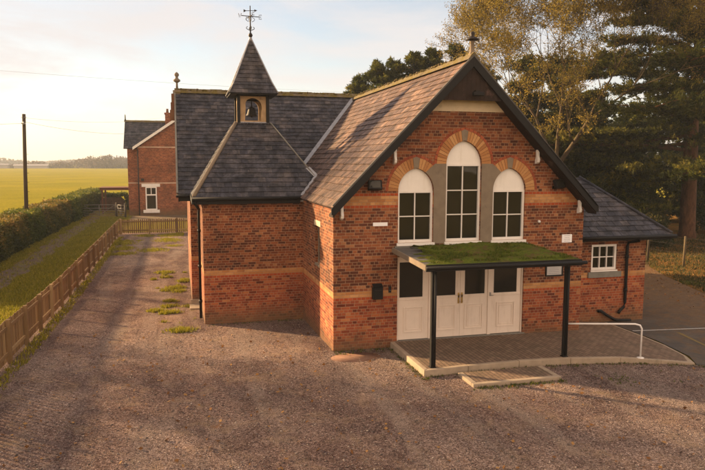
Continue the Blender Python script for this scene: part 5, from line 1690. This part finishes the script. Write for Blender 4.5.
grass('grass', pts, .16, M['leaf_shrub'], 15, 'dull grass on the shaded bank below the cedar', blades=3)
# moss cushions on the canopy
mp = np.random.default_rng(4).random((4200, 2))
ptsm = []
for u, v in mp:
    if u < .02 + .17 * (1 - v) or u > .985 or v > .97: continue
    x, y, z = can(u, v)
    if math.sin(x * 5.1 + y * 2) * math.sin(y * 6.3 - x) + .35 * math.sin(x * 17) > .35: continue
    ptsm.append((x, y, z + .04))
grass('moss_tufts', np.array(ptsm), .05, M['mossblade'], 16, '', blades=5, parent=canopy)
# moss on the ridge is in the tiles; fallen leaves
r = np.random.default_rng(21)
m = 12000
xy = np.stack([r.uniform(12.5, 32, m), r.uniform(1.0, 20, m)], 1); xy = xy[xy[:, 0] > 14.6 + (xy[:, 1] - 4) * .42 + r.normal(size=len(xy)) * 1.6]
m2 = 900; xy2 = np.stack([r.uniform(-7, 9, m2), r.uniform(-9, 3.6, m2)], 1); xy2 = xy2[~((xy2[:, 1] > -.05) & (xy2[:, 0] > 0))]
xy2 = xy2[~((xy2[:, 0] > 1.5) & (xy2[:, 1] > -3.4) )]
al = np.concatenate([xy, xy2]); C_ = np.array([(a, b, gz(a, b) + .03) for a, b in al])
tag(quads('fallen_leaves', C_, .055, M['litter'], None, 1.3, flat=.75, seed=3), 'scattered brown fallen leaves on the bank and the gravel', 'leaves', kind='stuff')


def pebbles(n_, x0, x1, y0, y1, smin, smax, seed, label):
    r = np.random.default_rng(seed)
    x = r.uniform(x0, x1, n_); y = y0 + (y1 - y0) * r.random(n_) ** 1.25
    ok = ~((x > -3.05) & (y > 4.1)) & ~((x > -.05) & (y > -.05)) & ~((x > 1.45) & (y > -2.5 - .12 * np.maximum(0, x - 5) ** 1.6)) & ~((x > 2.2) & (x < 4.4) & (y > -3.4))
    x, y = x[ok], y[ok]; n_ = len(x); s_ = smin + (smax - smin) * r.random(n_) ** 3
    O6 = np.array([(1, 0, 0), (-1, 0, 0), (0, 1, 0), (0, -1, 0), (0, 0, 1), (0, 0, -1)], float)
    F8 = np.array([(0, 2, 4), (2, 1, 4), (1, 3, 4), (3, 0, 4), (2, 0, 5), (1, 2, 5), (3, 1, 5), (0, 3, 5)])
    V = O6[None] * r.uniform(.55, 1.2, (n_, 6, 1)); V[:, :, 2] *= .6
    a = r.uniform(0, 6.28, n_); ca, sa = np.cos(a)[:, None], np.sin(a)[:, None]
    X = V[:, :, 0] * ca - V[:, :, 1] * sa; Y = V[:, :, 0] * sa + V[:, :, 1] * ca
    V = np.stack([X * s_[:, None] + x[:, None], Y * s_[:, None] + y[:, None], V[:, :, 2] * s_[:, None] + (np.where(y <= 0, 0, -.03 * np.minimum(y, 8)) + s_ * .25)[:, None]], 2)
    Fa = (F8[None] + 6 * np.arange(n_)[:, None, None]).reshape(-1)
    me = bpy.data.meshes.new('gravel_stones'); me.vertices.add(6 * n_); me.vertices.foreach_set('co', V.astype(np.float32).ravel())
    me.loops.add(len(Fa)); me.loops.foreach_set('vertex_index', Fa.astype(np.int32)); me.polygons.add(8 * n_); me.polygons.foreach_set('loop_start', np.arange(0, 24 * n_, 3, dtype=np.int32))
    at = me.attributes.new('rnd', 'FLOAT', 'POINT'); at.data.foreach_set('value', np.repeat(r.random(n_), 6).astype(np.float32)); me.update(calc_edges=True)
    return tag(link_mesh('gravel_stones', me, M['stones']), label, 'gravel', kind='stuff')


M['stones'] = wedge_mat('loose_stone', [(0, (0.06, 0.05, 0.047)), (0.55, (0.21, 0.17, 0.15)), (0.9, (0.33, 0.27, 0.23)), (1, (0.50, 0.43, 0.37))])
pebbles(42000, -7.6, 11, -11, 3.9, .006, .026, 5, 'loose stones scattered over the gravel yard')

# ------------------------------------------------------------------ far side of the field
M['far_wall'] = plain('far_pale_sheeting', (0.3, 0.27, 0.26), 0.8, 0.1, 0.2)
FT = 'trees on the far side of the field'
def far_tree(x, y, h, w_, seed, label):
    r = np.random.default_rng(seed)
    h *= .8
    t = thing('distant_tree', (x, y, -.3), label, 'tree', FT)
    mb = MB(); mb.tube([(x, y, -.4), (x, y, h * .6)], [.35, .15], 6); mb.build('trunk', M['bark_dark'], t)
    K_ = 14; C0 = np.stack([x + r.normal(size=K_) * w_ * .30, y + r.normal(size=K_) * w_ * .3, h * r.uniform(.32, .85, K_)], 1)
    n_ = 1100; idx = r.integers(0, K_, n_); v = r.normal(size=(n_, 3)); v /= np.linalg.norm(v, axis=1)[:, None]
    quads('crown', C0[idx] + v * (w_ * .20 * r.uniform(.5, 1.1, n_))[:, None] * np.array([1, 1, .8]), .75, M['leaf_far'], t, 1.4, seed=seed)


for i, (px, hh, ww, lb) in enumerate(((118, 11.5, 15, 'tallest rounded tree of the far line beyond the field'), (125, 9, 14, 'mid height tree just right of the tallest far one'), (135, 10, 14, 'far tree with a pointed crown left of the long clump'),
                                      (104, 6.5, 12, 'low far tree left of the tallest one'))):
    X = -118.0 + (px - 100) * 0.86
    far_tree(-58.18 + (px * .53 - 50) * .78 - 8, 490, hh, ww, 200 + i, lb)
for i in range(6):
    far_tree(-58.18 + 5 + i * 8.5, 500 + (i % 2) * 8, 9.0 + 1.2 * math.sin(i * 1.3 + 1), 12.5, 220 + i, ('leftmost tree of the long far clump', 'second tree of the long far clump', 'third tree of the long far clump', 'fourth tree of the long far clump', 'fifth tree of the long far clump', 'rightmost tree of the long far clump beside the house')[i])
r = np.random.default_rng(77)
n_ = 26000
xx = r.uniform(-420, 240, n_); hb = 3.6 + 1.6 * np.sin(xx * .06) + 1.2 * np.sin(xx * .17 + 1) + .8 * np.sin(xx * .41)
C_ = np.stack([xx, 506 + r.uniform(0, 12, n_), -.3 + hb * r.random(n_)], 1)
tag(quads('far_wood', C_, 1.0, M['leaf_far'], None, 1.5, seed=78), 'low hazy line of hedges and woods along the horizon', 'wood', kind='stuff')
n_ = 16000
xx = r.uniform(-900, 500, n_); hb = 9 + 3 * np.sin(xx * .012) + 2 * np.sin(xx * .05 + 1)
C_ = np.stack([xx, 900 + r.uniform(0, 20, n_), -.3 + hb * r.random(n_)], 1)
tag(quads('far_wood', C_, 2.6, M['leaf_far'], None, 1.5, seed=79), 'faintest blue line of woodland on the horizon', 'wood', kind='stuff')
mb = MB(); mb.box(-116, 498, -.3, -94, 504, 1.6); mb.prism([(-116.5, 497.5, 1.6), (-116.5, 504.5, 1.6), (-116.5, 501, 2.8)], (23, 0, 0))
tag(mb.build('farm_shed', M['far_wall']), 'long low pale farm shed far beyond the field at the left', 'shed')
mb = MB(); mb.box(-132, 499, -.3, -120, 504, 2.0); mb.prism([(-132.5, 498.5, 2.0), (-132.5, 504.5, 2.0), (-132.5, 501.5, 3.2)], (13, 0, 0))
tag(mb.build('farm_shed', M['far_wall']), 'shorter pale farm shed at the far left of the field edge', 'shed')
HAZE_DENSITY = 0.00038
if HAZE_DENSITY > 0:
    mb = MB(); mb.box(-1000, -80, -3, 700, 1000, 60)
    hz = mb.build('haze', None)
    hm_ = bpy.data.materials.new('haze_air'); hm_.use_nodes = True; nt = hm_.node_tree
    for q in list(nt.nodes): nt.nodes.remove(q)
    om = nt.nodes.new('ShaderNodeOutputMaterial'); pv = nt.nodes.new('ShaderNodeVolumePrincipled')
    pv.inputs['Color'].default_value = (0.82, 0.90, 1.0, 1); pv.inputs['Density'].default_value = HAZE_DENSITY; pv.inputs['Anisotropy'].default_value = 0.0
    nt.links.new(pv.outputs[0], om.inputs['Volume'])
    hz.data.materials.append(hm_); tag(hz, 'pale evening haze over the fields', 'haze', kind='stuff')
